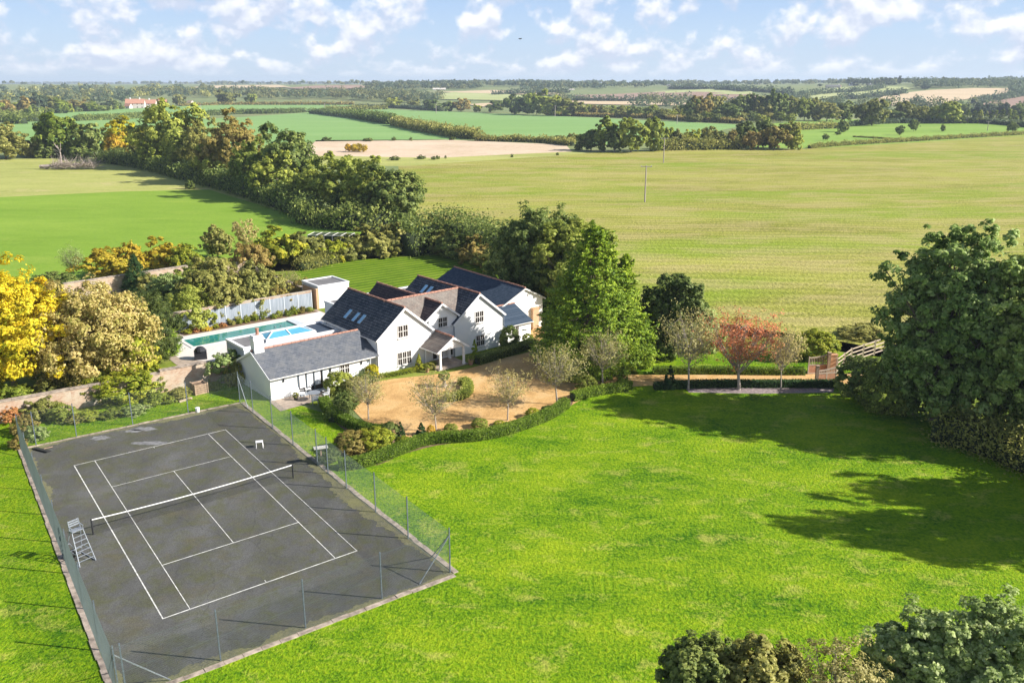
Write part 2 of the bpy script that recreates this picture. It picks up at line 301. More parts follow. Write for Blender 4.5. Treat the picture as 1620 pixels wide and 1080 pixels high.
M['timber'] = plain('weathered_timber', (0.36,0.25,0.17), 0.8, 0.3, 5)
M['timber_pale'] = plain('pale_timber', (0.44,0.35,0.27), 0.8, 0.2, 5)
M['timber_red'] = plain('red_brown_timber', (0.40,0.20,0.12), 0.7, 0.25, 4)
M['pole'] = plain('weathered_pole_wood', (0.34,0.29,0.27), 0.85, 0.2, 3)
M['bark'] = plain('tree_bark', (0.16,0.125,0.095), 0.95, 0.4, 4, bmp=0.8, bscale=10)
M['bark_pale'] = plain('pale_bark', (0.36,0.31,0.26), 0.95, 0.3, 4)
M['deadwood'] = plain('dead_wood', (0.40,0.33,0.29), 0.95, 0.3, 4)
M['yellow'] = plain('yellow_cloth', (0.8,0.75,0.05), 0.7, 0.1)
M['blind'] = plain('white_blind', (0.78,0.78,0.80), 0.8, 0.03)
M['cream'] = plain('cream_wall', (0.66,0.60,0.54), 0.85, 0.1)
def fenceboards():
    m, nt, b = newmat('grey_painted_boards'); b.inputs['Roughness'].default_value = 0.75
    tc = nt.nodes.new('ShaderNodeTexCoord'); mp = nt.nodes.new('ShaderNodeMapping'); nt.links.new(tc.outputs['Object'], mp.inputs[0])
    wv = nt.nodes.new('ShaderNodeTexWave'); wv.inputs['Scale'].default_value = 1.6; nt.links.new(mp.outputs[0], wv.inputs['Vector']); wv.bands_direction = 'X'
    n = noise(nt, 1.0, 6, 0.6, (4,1,0.3))
    c = mix(nt, mrange(nt, n, 0.35, 0.65), (0.22,0.26,0.31), (0.33,0.37,0.42))
    nt.links.new(mix(nt, mrange(nt, wv.outputs[1], 0.0, 0.12, 0.55, 0), c, (0.10,0.11,0.13)), b.inputs['Base Color']); return m
M['boards'] = fenceboards()
def glass(name, col, rough=0.06, spec=0.6):
    m, nt, b = newmat(name); n = noise(nt, 0.8, 3)
    nt.links.new(mix(nt, n, tuple(c*0.7 for c in col), tuple(c*1.3 for c in col)), b.inputs['Base Color'])
    b.inputs['Roughness'].default_value = rough; b.inputs['Specular IOR Level'].default_value = spec; return m
M['pane'] = glass('window_glass', (0.035,0.028,0.025), 0.12)
M['lantern'] = glass('roof_lantern_glass', (0.10,0.35,0.50), 0.05, 1.0)
M['skylight'] = glass('skylight_glass', (0.22,0.42,0.62), 0.1, 1.0)
def water():
    m, nt, b = newmat('pool_water'); n = noise(nt, 0.35, 4, 0.5)
    nt.links.new(mix(nt, mrange(nt, n, 0.35, 0.65), (0.01,0.17,0.15), (0.03,0.24,0.21)), b.inputs['Base Color']); b.inputs['Roughness'].default_value = 0.05
    bump(nt, b, noise(nt, 3.5, 3, 0.5), 0.12, 0.03); return m
M['water'] = water()
def leaf(name, stops, hue_scale=0.35, trans=0.42, rough=0.55):
    m, nt, b = newmat(name); nodes = nt.nodes; L = nt.links.new
    g = nodes.new('ShaderNodeNewGeometry'); oi = nodes.new('ShaderNodeObjectInfo')
    cl = noise(nt, hue_scale, 3, 0.6)
    a = nodes.new('ShaderNodeMath'); a.operation = 'MULTIPLY'; L(g.outputs['Random Per Island'], a.inputs[0]); a.inputs[1].default_value = 0.55
    c = nodes.new('ShaderNodeMath'); c.operation = 'ADD'; L(a.outputs[0], c.inputs[0]); L(mrange(nt, cl, 0.3, 0.7, 0, 0.45), c.inputs[1])
    col = ramp(nt, c.outputs[0], stops)
    hsv = nodes.new('ShaderNodeHueSaturation'); L(mrange(nt, oi.outputs['Random'], 0, 1, 0.82, 1.2), hsv.inputs['Value']); L(mrange(nt, oi.outputs['Random'], 0, 1, 0.513, 0.49), hsv.inputs['Hue']); L(col, hsv.inputs['Color'])
    L(hsv.outputs[0], b.inputs['Base Color']); b.inputs['Roughness'].default_value = rough; b.inputs['Specular IOR Level'].default_value = 0.25
    tr = nodes.new('ShaderNodeBsdfTranslucent'); L(hsv.outputs[0], tr.inputs[0])
    mx = nodes.new('ShaderNodeMixShader'); mx.inputs[0].default_value = trans; L(b.outputs[0], mx.inputs[1]); L(tr.outputs[0], mx.inputs[2])
    L(mx.outputs[0], nodes['Material Output'].inputs[0]); return m
LF = {
 'green':  leaf('green_leaves',  [(0.05,(0.12,0.175,0.026)),(0.5,(0.345,0.400,0.068)),(0.95,(0.65,0.66,0.15))]),
 'dark':   leaf('dark_leaves',   [(0.05,(0.060,0.105,0.028)),(0.5,(0.200,0.260,0.060)),(0.95,(0.48,0.53,0.16))]),
 'olive':  leaf('olive_leaves',  [(0.05,(0.12,0.145,0.035)),(0.5,(0.33,0.335,0.085)),(0.95,(0.60,0.56,0.18))]),
 'ltgreen':leaf('light_leaves',  [(0.05,(0.11,0.18,0.022)),(0.5,(0.31,0.38,0.048)),(0.95,(0.58,0.60,0.12))]),
 'yelgreen':leaf('yellow_green_leaves',[(0.05,(0.135,0.203,0.016)),(0.5,(0.378,0.419,0.041)),(0.95,(0.675,0.594,0.068))]),
 'yellow': leaf('yellow_leaves', [(0.05,(0.26,0.32,0.02)),(0.5,(0.68,0.58,0.025)),(0.95,(0.90,0.72,0.06))]),
 'gold':   leaf('golden_leaves', [(0.05,(0.24,0.27,0.03)),(0.45,(0.66,0.50,0.05)),(0.95,(0.90,0.62,0.10))]),
 'beige':  leaf('beige_leaves',  [(0.05,(0.22,0.26,0.04)),(0.45,(0.55,0.46,0.14)),(0.95,(0.82,0.68,0.32))]),
 'brown':  leaf('brown_leaves',  [(0.05,(0.17,0.17,0.035)),(0.5,(0.38,0.31,0.085)),(0.95,(0.60,0.45,0.16))]),
 'red':    leaf('red_leaves',    [(0.05,(0.30,0.26,0.05)),(0.45,(0.62,0.24,0.10)),(0.95,(0.85,0.42,0.20))], trans=0.35),
 'ash':    leaf('ash_leaves',    [(0.05,(0.095,0.175,0.040)),(0.5,(0.310,0.425,0.100)),(0.95,(0.66,0.74,0.30))]),
 'conifer':leaf('conifer_fronds',[(0.05,(0.035,0.085,0.006)),(0.45,(0.19,0.30,0.016)),(0.95,(0.50,0.60,0.045))], 0.5, 0.2),
 'yew':    leaf('yew_needles',   [(0.05,(0.023,0.067,0.023)),(0.5,(0.057,0.123,0.038)),(0.95,(0.133,0.228,0.057))]),
 'yewlight':leaf('yew_fronds', [(0.05,(0.03,0.06,0.015)),(0.5,(0.09,0.13,0.03)),(0.95,(0.22,0.25,0.06))]),
 'box':    leaf('box_leaves',    [(0.05,(0.080,0.150,0.014)),(0.5,(0.250,0.360,0.034)),(0.95,(0.50,0.60,0.10))], 0.8),
 'silver': leaf('silver_leaves', [(0.05,(0.13,0.21,0.05)),(0.5,(0.36,0.46,0.14)),(0.95,(0.72,0.78,0.40))]),
 'sparse': leaf('thin_autumn_leaves', [(0.05,(0.24,0.22,0.06)),(0.5,(0.50,0.44,0.16)),(0.95,(0.74,0.65,0.32))]),
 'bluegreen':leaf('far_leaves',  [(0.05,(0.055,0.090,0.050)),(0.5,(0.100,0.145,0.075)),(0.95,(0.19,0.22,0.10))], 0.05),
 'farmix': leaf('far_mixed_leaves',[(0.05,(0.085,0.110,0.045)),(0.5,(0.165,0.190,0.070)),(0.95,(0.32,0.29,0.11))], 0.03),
}
# ------------------------------------------------------------------ ground
def mesh_np(name, V, Fq, mats, mi=None, nside=4):
    me = bpy.data.meshes.new(name); n = len(V); m = len(Fq)
    me.vertices.add(n); me.vertices.foreach_set('co', np.asarray(V, np.float32).ravel())
    me.loops.add(m*nside); me.loops.foreach_set('vertex_index', np.asarray(Fq, np.int32).ravel())
    me.polygons.add(m); me.polygons.foreach_set('loop_start', np.arange(0, m*nside, nside, dtype=np.int32))
    try: me.polygons.foreach_set('loop_total', np.full(m, nside, np.int32))
    except Exception: pass
    for k in (mats if isinstance(mats, (list, tuple)) else [mats]): me.materials.append(k)
    if mi is not None: me.polygons.foreach_set('material_index', np.asarray(mi, np.int32))
    me.update(calc_edges=True); return me
def link(name, me, parent=None):
    o = bpy.data.objects.new(name, me); COL.objects.link(o); o.parent = parent; return o
def build_ground():
    rs = [0, 15, 40, 80, 150, 300, 450, 600, 650]; r = 650
    while r < 9000: r *= 1.045; rs.append(r)
    na = 240; V = [(0, 0, 0)]; Fq = []
    for r in rs[1:]:
        for k in range(na):
            a = 2*math.pi*k/na; x, y = r*math.sin(a), r*math.cos(a); V.append((x, y, terrain(x, y)))
    mb = MB(); mb.v = V; 
    for k in range(na): mb.f.append((0, 1+(k+1) % na, 1+k)); mb.m.append(0)
    for i in range(len(rs)-2):
        for k in range(na):
            a = 1+i*na; b = a+na; k2 = (k+1) % na; mb.f.append((a+k, a+k2, b+k2, b+k)); mb.m.append(0)
    o = mb.build('ground', M['farground'], smooth_=True); tag(o, 'rolling farmland ground running to the horizon', 'ground', kind='structure')
    return o
build_ground()
LAYER = [0]
def crom(pts, n=6, closed=True):
    out = []; N = len(pts); P = [Vector(p) for p in pts]
    rng = range(N if closed else N-1)
    for i in rng:
        p0, p1, p2, p3 = (P[(i-1) % N], P[i], P[(i+1) % N], P[(i+2) % N]) if closed else (P[max(i-1, 0)], P[i], P[i+1], P[min(i+2, N-1)])
        for k in range(n):
            t = k/n; out.append(0.5*((2*p1)+(p2-p0)*t+(2*p0-5*p1+4*p2-p3)*t*t+(3*p1-p0-3*p2+p3)*t**3))
    if not closed: out.append(P[-1])
    return out
def sheet(name, pts, mat, off, label, cat, world=False, curve=0, kind='structure', z=None):
    """flat sheet laid on the terrain; pts are picture points of the ground unless world=True"""
    W = [Vector((p[0], p[1], 0)) if world else G(*p) for p in pts]
    if curve: W = crom(W, curve)
    bm = bmesh.new(); vs = [bm.verts.new((p.x, p.y, 0)) for p in W]; f = bm.faces.new(vs); bm.normal_update()
    if f.normal.z < 0: bmesh.ops.reverse_faces(bm, faces=[f])
    bmesh.ops.triangulate(bm, faces=bm.faces[:])
    if max(math.hypot(p.x, p.y) for p in W) > 640:
        for _ in range(7):
            ed = [e for e in bm.edges if e.calc_length() > 0.09*max(500, math.hypot(*(((e.verts[0].co+e.verts[1].co)/2).xy)))]
            if not ed: break
            bmesh.ops.subdivide_edges(bm, edges=ed, cuts=1); bmesh.ops.triangulate(bm, faces=bm.faces[:])
    for v in bm.verts:
        d = math.hypot(v.co.x, v.co.y); v.co.z = terrain(v.co.x, v.co.y) + off*(1 if d < 600 else 1+ (d-600)/15)
    me = bpy.data.meshes.new(name); bm.to_mesh(me); bm.free(); me.materials.append(mat)
    o = link(name, me); return tag(o, label, cat, kind=kind)
# far and middle fields -------------------------------------------------------
sheet('field', [(630,262),(600,256),(900,243),(1060,238),(1270,236),(1290,234),(1440,226),(1640,211),(1900,230),(2100,420),(1700,640),(1330,556),(1240,535),(1090,530),(900,480),(700,400),(640,350)], M['stubble'], 0.012, 'wide yellow green stubble field behind the house', 'field')
sheet('mown_lawn', [(-500,325),(0,312),(200,303),(330,300),(480,345),(640,352),(600,420),(430,430),(150,470),(-100,480),(-500,500)], M['mown'], 0.012, 'bright green mown field left of the tree belt', 'field')
sheet('meadow', [(-500,250),(0,252),(200,250),(420,270),(480,345),(330,300),(200,303),(0,312),(-500,325)], M['meadow'], 0.008, 'pale dry meadow around the fallen tree', 'field')
sheet('stubble_strip', [(480,246),(500,222),(700,221),(895,229),(905,240),(690,250)], M['tanfield'], 0.02, 'pinkish tan stubble strip beyond the tree belt', 'field')
sheet('grass_margin', [(480,262),(490,240),(690,248),(905,238),(930,243),(640,263)], M['meadow'], 0.016, 'pale rough margin between tan strip and big field', 'field')
sheet('crop_field', [(300,190),(410,184),(500,178),(545,184),(620,196),(700,214),(740,221),(500,224),(430,232),(300,240)], M['crop'], 0.02, 'bright green crop field left of the diagonal hedge', 'field')
sheet('crop_field', [(540,180),(560,172),(700,177),(860,183),(1000,190),(1180,198),(1100,215),(930,232),(860,224),(740,221),(640,198)], M['crop'], 0.02, 'bright green crop field right of the diagonal hedge', 'field')
sheet('crop_field', [(-60,215),(0,196),(130,186),(330,176),(320,186),(300,240),(60,225)], M['crop'], 0.02, 'green field behind the left trees', 'field')
sheet('crop_field', [(-40,190),(40,183),(180,175),(330,168),(560,168),(550,173),(470,178),(330,180),(130,188)], M['crop'], 0.035, 'narrow far green field before the village', 'field')
sheet('pasture', [(1180,236),(1220,196),(1330,189),(1480,193),(1650,200),(1800,208),(1650,212),(1440,226),(1285,235)], M['pasture'], 0.02, 'green pasture dotted with small trees', 'field')
# hillside fields
for nm, mt, pts, lab in (
 ('ploughed_field','plough',[(905,152),(1060,146),(1190,150),(1240,160),(1120,163),(960,160)],'brown ploughed field on the far slope'),
 ('far_field','straw',[(880,158),(1010,160),(1120,163),(1060,168),(900,165)],'pale tan field below the brown slope'),
 ('far_field','palegreen',[(1030,146),(1130,142),(1190,146),(1190,151),(1060,150)],'pale green field above the brown slope'),
 ('far_field','palegreen',[(1060,140),(1130,137),(1210,140),(1240,145),(1140,143)],'pale strip field high on the middle slope'),
 ('far_field','palegreen',[(1255,152),(1300,142),(1380,137),(1450,140),(1400,150),(1340,157),(1270,160)],'pale green hillside field right of the farm'),
 ('far_field','straw',[(1380,163),(1400,152),(1470,144),(1540,141),(1600,141),(1590,150),(1530,158),(1480,168),(1400,168)],'broad tan hillside field'),
 ('ploughed_field','plough',[(1540,170),(1570,160),(1625,153),(1700,150),(1700,185),(1560,182)],'brown ploughed field at the right edge'),
 ('far_field','palegreen',[(1590,157),(1700,140),(1700,150),(1625,153)],'pale grass strip above the brown field'),
 ('far_field','straw',[(300,140),(340,137),(440,136),(460,139),(380,142)],'thin pale field on the left skyline slope'),
 ('ploughed_field','plough',[(450,141),(500,137),(570,136),(585,141),(500,143)],'thin brown field on the left skyline slope'),
 ('far_field','straw',[(690,147),(780,144),(870,147),(900,152),(800,150)],'pale strip field in the middle distance'),
 ('far_field','palegreen',[(670,152),(720,147),(860,153),(800,160),(690,158)],'bluish green field in the valley'),
 ('far_field','straw',[(740,166),(790,163),(800,168),(760,170)],'small pale field behind the oaks'),
 ):
    sheet(nm, pts, M[mt], 0.02, lab, 'field')
# near grounds ---------------------------------------------------------------
sheet('lawn', [(-900,700),(-60,660),(120,655),(380,600),(470,640),(560,668),(900,636),(1000,606),(1330,604),(1640,720),(2600,900),(2600,1400),(-1500,1400)], M['lawn'], 0.016, 'bright green garden lawn around the tennis court', 'lawn')
sheet('rough_ground', [(-900,500),(-60,470),(150,455),(430,420),(640,345),(700,400),(900,470),(1100,505),(1330,540),(1700,610),(1700,760),(1330,604),(1000,606),(900,636),(470,640),(380,600),(120,655),(-900,690)], M['rough'], 0.012, 'rough garden ground around the house and trees', 'ground')
sheet('back_lawn', [(465,432),(480,424),(560,411),(700,403),(800,430),(840,470),(640,475),(540,480)], M['lawn_back'], 0.02, 'striped mown lawn behind the house', 'lawn')
sheet('verge', [(1000,574),(1020,560),(1180,556),(1300,556),(1500,575),(1500,600),(1300,593),(1010,592)], M['lawn'], 0.02, 'grass verge behind the drive hedge', 'lawn')
sheet('driveway', [(545,622),(600,603),(690,592),(745,582),(800,566),(846,552),(838,528),(850,512),(880,520),(915,560),(960,586),(1000,593),(1200,592),(1420,592),(1420,606),(1200,607),(1010,611),(950,622),(915,635),(880,655),(820,678),(760,690),(700,697),(660,700),(630,690),(600,680),(570,660)], M['gravel'], 0.028, 'orange gravel drive and turning circle before the white house', 'driveway', curve=4)
sheet('planting_bed', [(515,640),(535,660),(570,678),(625,687),(660,697),(720,694),(785,683),(845,666),(880,647),(905,634),(900,645),(860,668),(800,686),(740,698),(690,705),(640,718),(600,735),(560,740),(540,735),(575,700),(560,690),(530,668)], M['soil'], 0.034, 'soil bed along the low hedge', 'flower bed', curve=3)
sheet('mulch_strip', [(1085,615),(1180,613),(1320,614),(1318,621),(1200,623),(1090,621)], M['lilac'], 0.024, 'strip of pale bark mulch under the drive trees', 'flower bed')
# tennis court ---------------------------------------------------------------
cFL, cFR, cNR = G(36,711), G(380,638), G(717,908)
def isect(a, b, c, d):
    r = b-a; s = d-c; t = ((c-a).x*s.y-(c-a).y*s.x)/(r.x*s.y-r.y*s.x); return a+r*t
cNL = isect(cFL, G(178,1080), cNR, G(265,1080))
CC = sum((cFL, cFR, cNR, cNL), Vector())/4
def inset(p, d): return p + (CC-p).normalized()*d
court = sheet('tennis_court', [(p.x, p.y) for p in (cFL, cFR, cNR, cNL)], M['asphalt'], 0.03, 'grey asphalt tennis court with white lines', 'tennis court', world=True)
def band(mb, a, b, a2, b2, z): mb.add([(*a.xy, z), (*b.xy, z), (*b2.xy, z), (*a2.xy, z)], [(0,1,2,3)])
mb = MB(); ring = [cFL, cFR, cNR, cNL]; rnd = random.Random(5)
for i in range(4):      # ragged mossy margin
    a, b = ring[i], ring[(i+1) % 4]; n = 220; wid = (0.5, 0.62, 0.4, 0.45)[i]; inn = (CC-(a+b)/2); t = (b-a).normalized(); nn = Vector((-t.y, t.x, 0)); nn = nn if nn.dot(inn) > 0 else -nn
    ws = []; q_ = 1.0
    for _ in range(n+1): q_ = min(1.7, max(.25, q_+rnd.uniform(-.22, .22))); ws.append(wid*q_*rnd.uniform(.85, 1.15))
    for k in range(n):
        p, q = a.lerp(b, k/n), a.lerp(b, (k+1)/n); band(mb, p, q, p+nn*ws[k], q+nn*ws[k+1], 0.036+0.001*i)
o = mb.build('mossy_margin', M['moss'], court)
mb = MB(); rnd = random.Random(8)
for i in range(4):
    a, b = ring[i], ring[(i+1) % 4]; t = (b-a).normalized(); nn = Vector((-t.y, t.x, 0)); nn = nn if nn.dot(CC-a) < 0 else -nn
    wd = (0.20, 0.34, 0.30, 0.30)[i]; L = (b-a).length; n = int(L/0.9)
    for k in range(n):
        p, q = a+t*(L*k/n+0.012), a+t*(L*(k+1)/n-0.012); j = rnd.uniform(-.03, .03); h = 0.055+rnd.uniform(0, 0.04)
        vs = [(*(p+nn*(0.02+j)).xy, 0), (*(q+nn*(0.02+j)).xy, 0), (*(q+nn*(wd+j)).xy, 0), (*(p+nn*(wd+j)).xy, 0)]
        vs += [(x, y, h) for x, y, _ in vs]; mb.add(vs, [(0,3,2,1),(4,5,6,7),(0,1,5,4),(1,2,6,5),(2,3,7,6),(3,0,4,7)])
tag(mb.build('court_kerb', M['kerb']), 'weathered concrete edging around the tennis court', 'kerb', kind='structure')
lFL, lFR, lNR, lNL = G(117.4,736.7), G(356.7,680.1), G(564.6,871.6), G(257.8,978.9)
def cpt(x, y):
    s, t = x/10.97, y/23.77; return lNL*(1-s)*(1-t)+lNR*s*(1-t)+lFR*s*t+lFL*(1-s)*t
mb = MB(); lz = [0.0385]
def line(x0, y0, x1, y1, w=0.045):
    a, b = cpt(x0, y0), cpt(x1, y1); t = (b-a).normalized(); n = Vector((-t.y, t.x, 0))*w/2; a2, b2 = a-t*w/2, b+t*w/2
    mb.add([(*(a2-n).xy, lz[0]), (*(b2-n).xy, lz[0]), (*(b2+n).xy, lz[0]), (*(a2+n).xy, lz[0])], [(0,1,2,3)]); lz[0] += 0.0006
line(0,0,10.97,0,.07); line(0,23.77,10.97,23.77,.06); line(0,0,0,23.77,.065); line(10.97,0,10.97,23.77)
line(1.37,0,1.37,23.77); line(9.6,0,9.6,23.77); line(1.37,5.49,9.6,5.49,.06); line(1.37,18.28,9.6,18.28,.05); line(5.485,5.49,5.485,18.28); line(5.485,0,5.485,.25)
line(5.485,23.5,5.485,23.77)
mb.build('court_lines', M['line'], court)
mb = MB()
for (px, py, a, b_) in ((158,693,.9,.55),(228,679,1.2,.5),(212,682,.8,.4),(236,701,1.6,.45)):    # dried puddle stains
    g = G(px, py); n = 26; rnd = random.Random(px)
    vs = [(g.x+math.cos(2*math.pi*k/n)*a*rnd.uniform(.6,1), g.y+math.sin(2*math.pi*k/n)*b_*rnd.uniform(.6,1), 0.0352) for k in range(n)]
    mb.add(vs, [tuple(range(n))])
mb.build('dried_puddle', plain('puddle_stain', (0.185,0.185,0.19), 0.8, 0.45, 2.5), court)
# net
def tennis_net():
    a, b = G(147.8,846), G(464,756.5); L = (b-a).length; ang = math.atan2((b-a).y, (b-a).x)
    t = thing('tennis_net', a, ang, 'black tennis net with white top band across the court', 'tennis net')
    for x in (0, L): p = MB(); p.tube([(x,0,0),(x,0,1.08)], [.045,.045], 8); p.build('net_post', M['darkmetal'], t)
    hz = lambda x: 1.06-0.14*(1-abs(2*x/L-1)**2)
    m = MB(); n = 40
    for k in range(n):
        x0, x1 = L*k/n, L*(k+1)/n; m.add([(x0,-.018,hz(x0)),(x1,-.018,hz(x1)),(x1,.018,hz(x1)),(x0,.018,hz(x0)),(x0,-.018,hz(x0)-.055),(x1,-.018,hz(x1)-.055),(x1,.018,hz(x1)-.055),(x0,.018,hz(x0)-.055)], [(0,1,2,3),(7,6,5,4),(0,4,5,1),(2,6,7,3)])
    m.build('net_band', M['white'], t)
    m = MB(); w_ = 0.003
    nx = int(L/0.075)
    for k in range(nx+1):
        x = L*k/nx; m.add([(x-w_,0,.03),(x+w_,0,.03),(x+w_,0,hz(x)-.08),(x-w_,0,hz(x)-.08)], [(0,1,2,3)])
    for r_ in range(13):
        for k in range(n):
            x0, x1 = L*k/n, L*(k+1)/n; f = (r_+.5)/13.5; z0, z1 = .03+f*(hz(x0)-.1), .03+f*(hz(x1)-.1); m.add([(x0,.002,z0-w_),(x1,.002,z1-w_),(x1,.002,z1+w_),(x0,.002,z0+w_)], [(0,1,2,3)])
    m.build('netting', M['netblack'], t)
tennis_net()
# chain-link fence, one thing per side -----------------------------------------
def court_fence(a, b, ps, label, h=2.78, braces=(), span=None, out=0.12):
    L = (b-a).length; ang = math.atan2((b-a).y, (b-a).x); t = thing('chain_link_fence', a, ang, label, 'fence', 'fences round the tennis court')
    pr = MB(); pr.box(-.03,.03,-.028,.028,0,h)
    for k in range(7): pr.box(-.038,.038,-.034,.034,.25+k*.37,.29+k*.37)
    pr.box(-.03,.03,-.03,.03,h,h+.05)
    p0 = pr.build('post', M['galvdark'], t); p0.location = (ps[0], 0, 0)
    for x in ps[1:]: c = p0.copy(); COL.objects.link(c); c.parent = t; c.location = (x, 0, 0)
    for x, dx in braces: m = MB(); m.bar((x,0,h*.85),(x+dx,0,0.05),.045); m.build('brace', M['galv'], t)
    x0, x1 = span or (0, L); m = MB(); s = 0.105; w_ = 0.0022; H = h-.06
    k = x0-H
    while k < x1:
        for sg in (0, 1):
            xa, xb = (k, k+H) if sg == 0 else (k+H, k); za, zb = .04, H
            # clip the wire to the span
            def clip(xa, za, xb, zb):
                for lim, s_ in ((x0, 1), (x1, -1)):
                    da, db = s_*(xa-lim), s_*(xb-lim)
                    if da < 0 and db < 0: return None
                    if da < 0: f = da/(da-db); xa, za = xa+(xb-xa)*f, za+(zb-za)*f
                    elif db < 0: f = db/(db-da); xb, zb = xb+(xa-xb)*f, zb+(za-zb)*f
                return xa, za, xb, zb
            r = clip(xa, za, xb, zb)
            if r: xa, za, xb, zb = r; y = .055+.004*sg; m.add([(xa-w_,y,za),(xa+w_,y,za),(xb+w_,y,zb),(xb-w_,y,zb),(xa,y+.006,za),(xb,y+.006,zb)], [(0,1,2,3),(1,4,5,2),(4,0,3,5)])
        k += s
    for z in (.05, h/2, H): m.bar((x0,.06,z),(x1,.06,z),.005)
    m.build('wire_mesh', M['wire'], t)
    return t
def along(a, b, pts): 
    t = (b-a).normalized(); return [max(0.0, (G(*p)-a).dot(t)) for p in pts]
eNR, eFR = G(712,905.5), G(379.7,636.5)
ps = along(eNR, eFR, [(712,905.5),(654.6,849),(602,808),(555,771),(524,748),(506,735),(470.6,703),(437.8,677),(406.4,652),(379.7,636.5)])
court_fence(eNR, eFR, ps, 'green tinted chain link fence on the side nearest the hedge', braces=((ps[0],2.0),(ps[-1],-2.0)))
eNL = cNL+(CC-cNL).normalized()*.1; eFL = cFL+(CC-cFL).normalized()*-.15
ps = along(eNR, eNL, [(605.9,948.5),(484.7,994.7),(351,1047.8)]); L_ = (eNL-eNR).length; sp_ = ps[2]-ps[1]
court_fence(eNR, eNL, ps+[ps[2]+sp_*.98, L_], 'chain link fence along the near end of the court', braces=((0,2.0),(L_,-2.2)), out=0)
L_ = (eFL-eNL).length
court_fence(eNL, eFL, [L_*k/8 for k in range(1,9)], 'dense grey chain link fence on the far left side', braces=((L_,-2),(0,2.2)))
ps = along(eFL, eFR, [(58,706),(121,691),(209.6,672),(298,654)])
court_fence(eFL, eFR, ps, 'chain link fence along the far end by the kitchen garden', braces=())
# ------------------------------------------------------------------ vegetation generators
def unit(a): return a/np.maximum(np.linalg.norm(a, axis=1, keepdims=True), 1e-6)
def leaf_quads(C, Nrm, size, rng, asp=0.62, along=None):
    n = len(C); r = rng.normal(size=(n, 3)) if along is None else along+0.35*rng.normal(size=(n, 3))
    Nrm = unit(Nrm); t1 = unit(r-(r*Nrm).sum(1, keepdims=True)*Nrm); t2 = np.cross(Nrm, t1)
    s = (size*rng.uniform(0.6, 1.35, n))[:, None]
    bend = Nrm*s*0.22
    V = np.stack([C+t1*s-bend, C+t2*s*asp+bend, C-t1*s-bend, C-t2*s*asp+bend], 1).reshape(-1, 3)
    Fq = np.arange(4*n).reshape(n, 4); return V, Fq
def leaf_ball(c, rx, rz, n, size, seed):
    rng = np.random.default_rng(seed); d = unit(rng.normal(size=(n, 3))); C = d*np.array([rx, rx, rz])*rng.uniform(.75, 1.05, (n, 1))+np.array(c)
    return leaf_quads(C, d+.6*rng.normal(size=(n, 3)), np.full(n, size), rng)
def envelope(kind, H, W, n, rng, surf=0.62):
    """clump centres inside the crown and the outward direction there"""
    d = unit(rng.normal(size=(n, 3)))
    ph = rng.uniform(0, 6.28, 6); az = np.arctan2(d[:, 1], d[:, 0])
    lump = 1+0.13*np.sin(2*az+ph[0]+2*d[:, 2])+0.11*np.sin(3*az+ph[1]-3*d[:, 2])+0.09*np.sin(5*az+ph[2]+5*d[:, 2])+rng.normal(0, .06, n)
    rad = rng.uniform(surf**3, 1, n)**(1/3)
    if kind in ('round', 'tall', 'shrub', 'vase'):
        zc, az_ = {'round': (.53, .48), 'tall': (.52, .49), 'shrub': (.40, .58), 'vase': (.66, .36)}[kind]
        P = d*np.array([W/2, W/2, H*az_])*(rad*lump)[:, None]*0.86; P[:, 2] += H*zc
        if kind == 'shrub': P[:, 2] = np.maximum(P[:, 2], H*.05+rng.uniform(0, H*.1, n))
        if kind == 'vase': P[:, :2] *= (0.55+0.75*np.clip(P[:, 2]/H, 0, 1))[:, None]; k = rng.integers(0, n, n//7); P[k, 2] += H*rng.uniform(0, .14, len(k))
        return P, d
    if kind == 'ball':
        lump = 1+(lump-1)*.35; P = d*np.array([W/2, W/2, H*.56])*(rad**.4*lump)[:, None]*.93; P[:, 2] = np.maximum(P[:, 2]+H*.42, H*rng.uniform(.02, .2, n)); return P, d
    if kind in ('cone', 'poplar', 'topiary'):
        t = rng.uniform(0, 1, n)**(1.35 if kind == 'cone' else 1.0); th = rng.uniform(0, 6.28, n)
        prof = {'cone': (1-t)**.72*(.86+.14*np.minimum(1, t*6))*1.04, 'poplar': np.sin(np.pi*np.clip(t*.9+.1, 0, 1))**.5, 'topiary': (1-t)**.75}[kind]
        r = W/2*prof*(rng.uniform(surf**2, 1, n)**.5)*(1+.08*np.sin(3*th+ph[0]+6*t)+.06*np.sin(7*th+ph[1]))*.9
        z = H*(.03+t*.97) if kind != 'poplar' else H*(.08+.9*t)
        P = np.stack([r*np.cos(th), r*np.sin(th), z], 1); d = unit(np.stack([np.cos(th), np.sin(th), .35+t*.8], 1)); return P, d
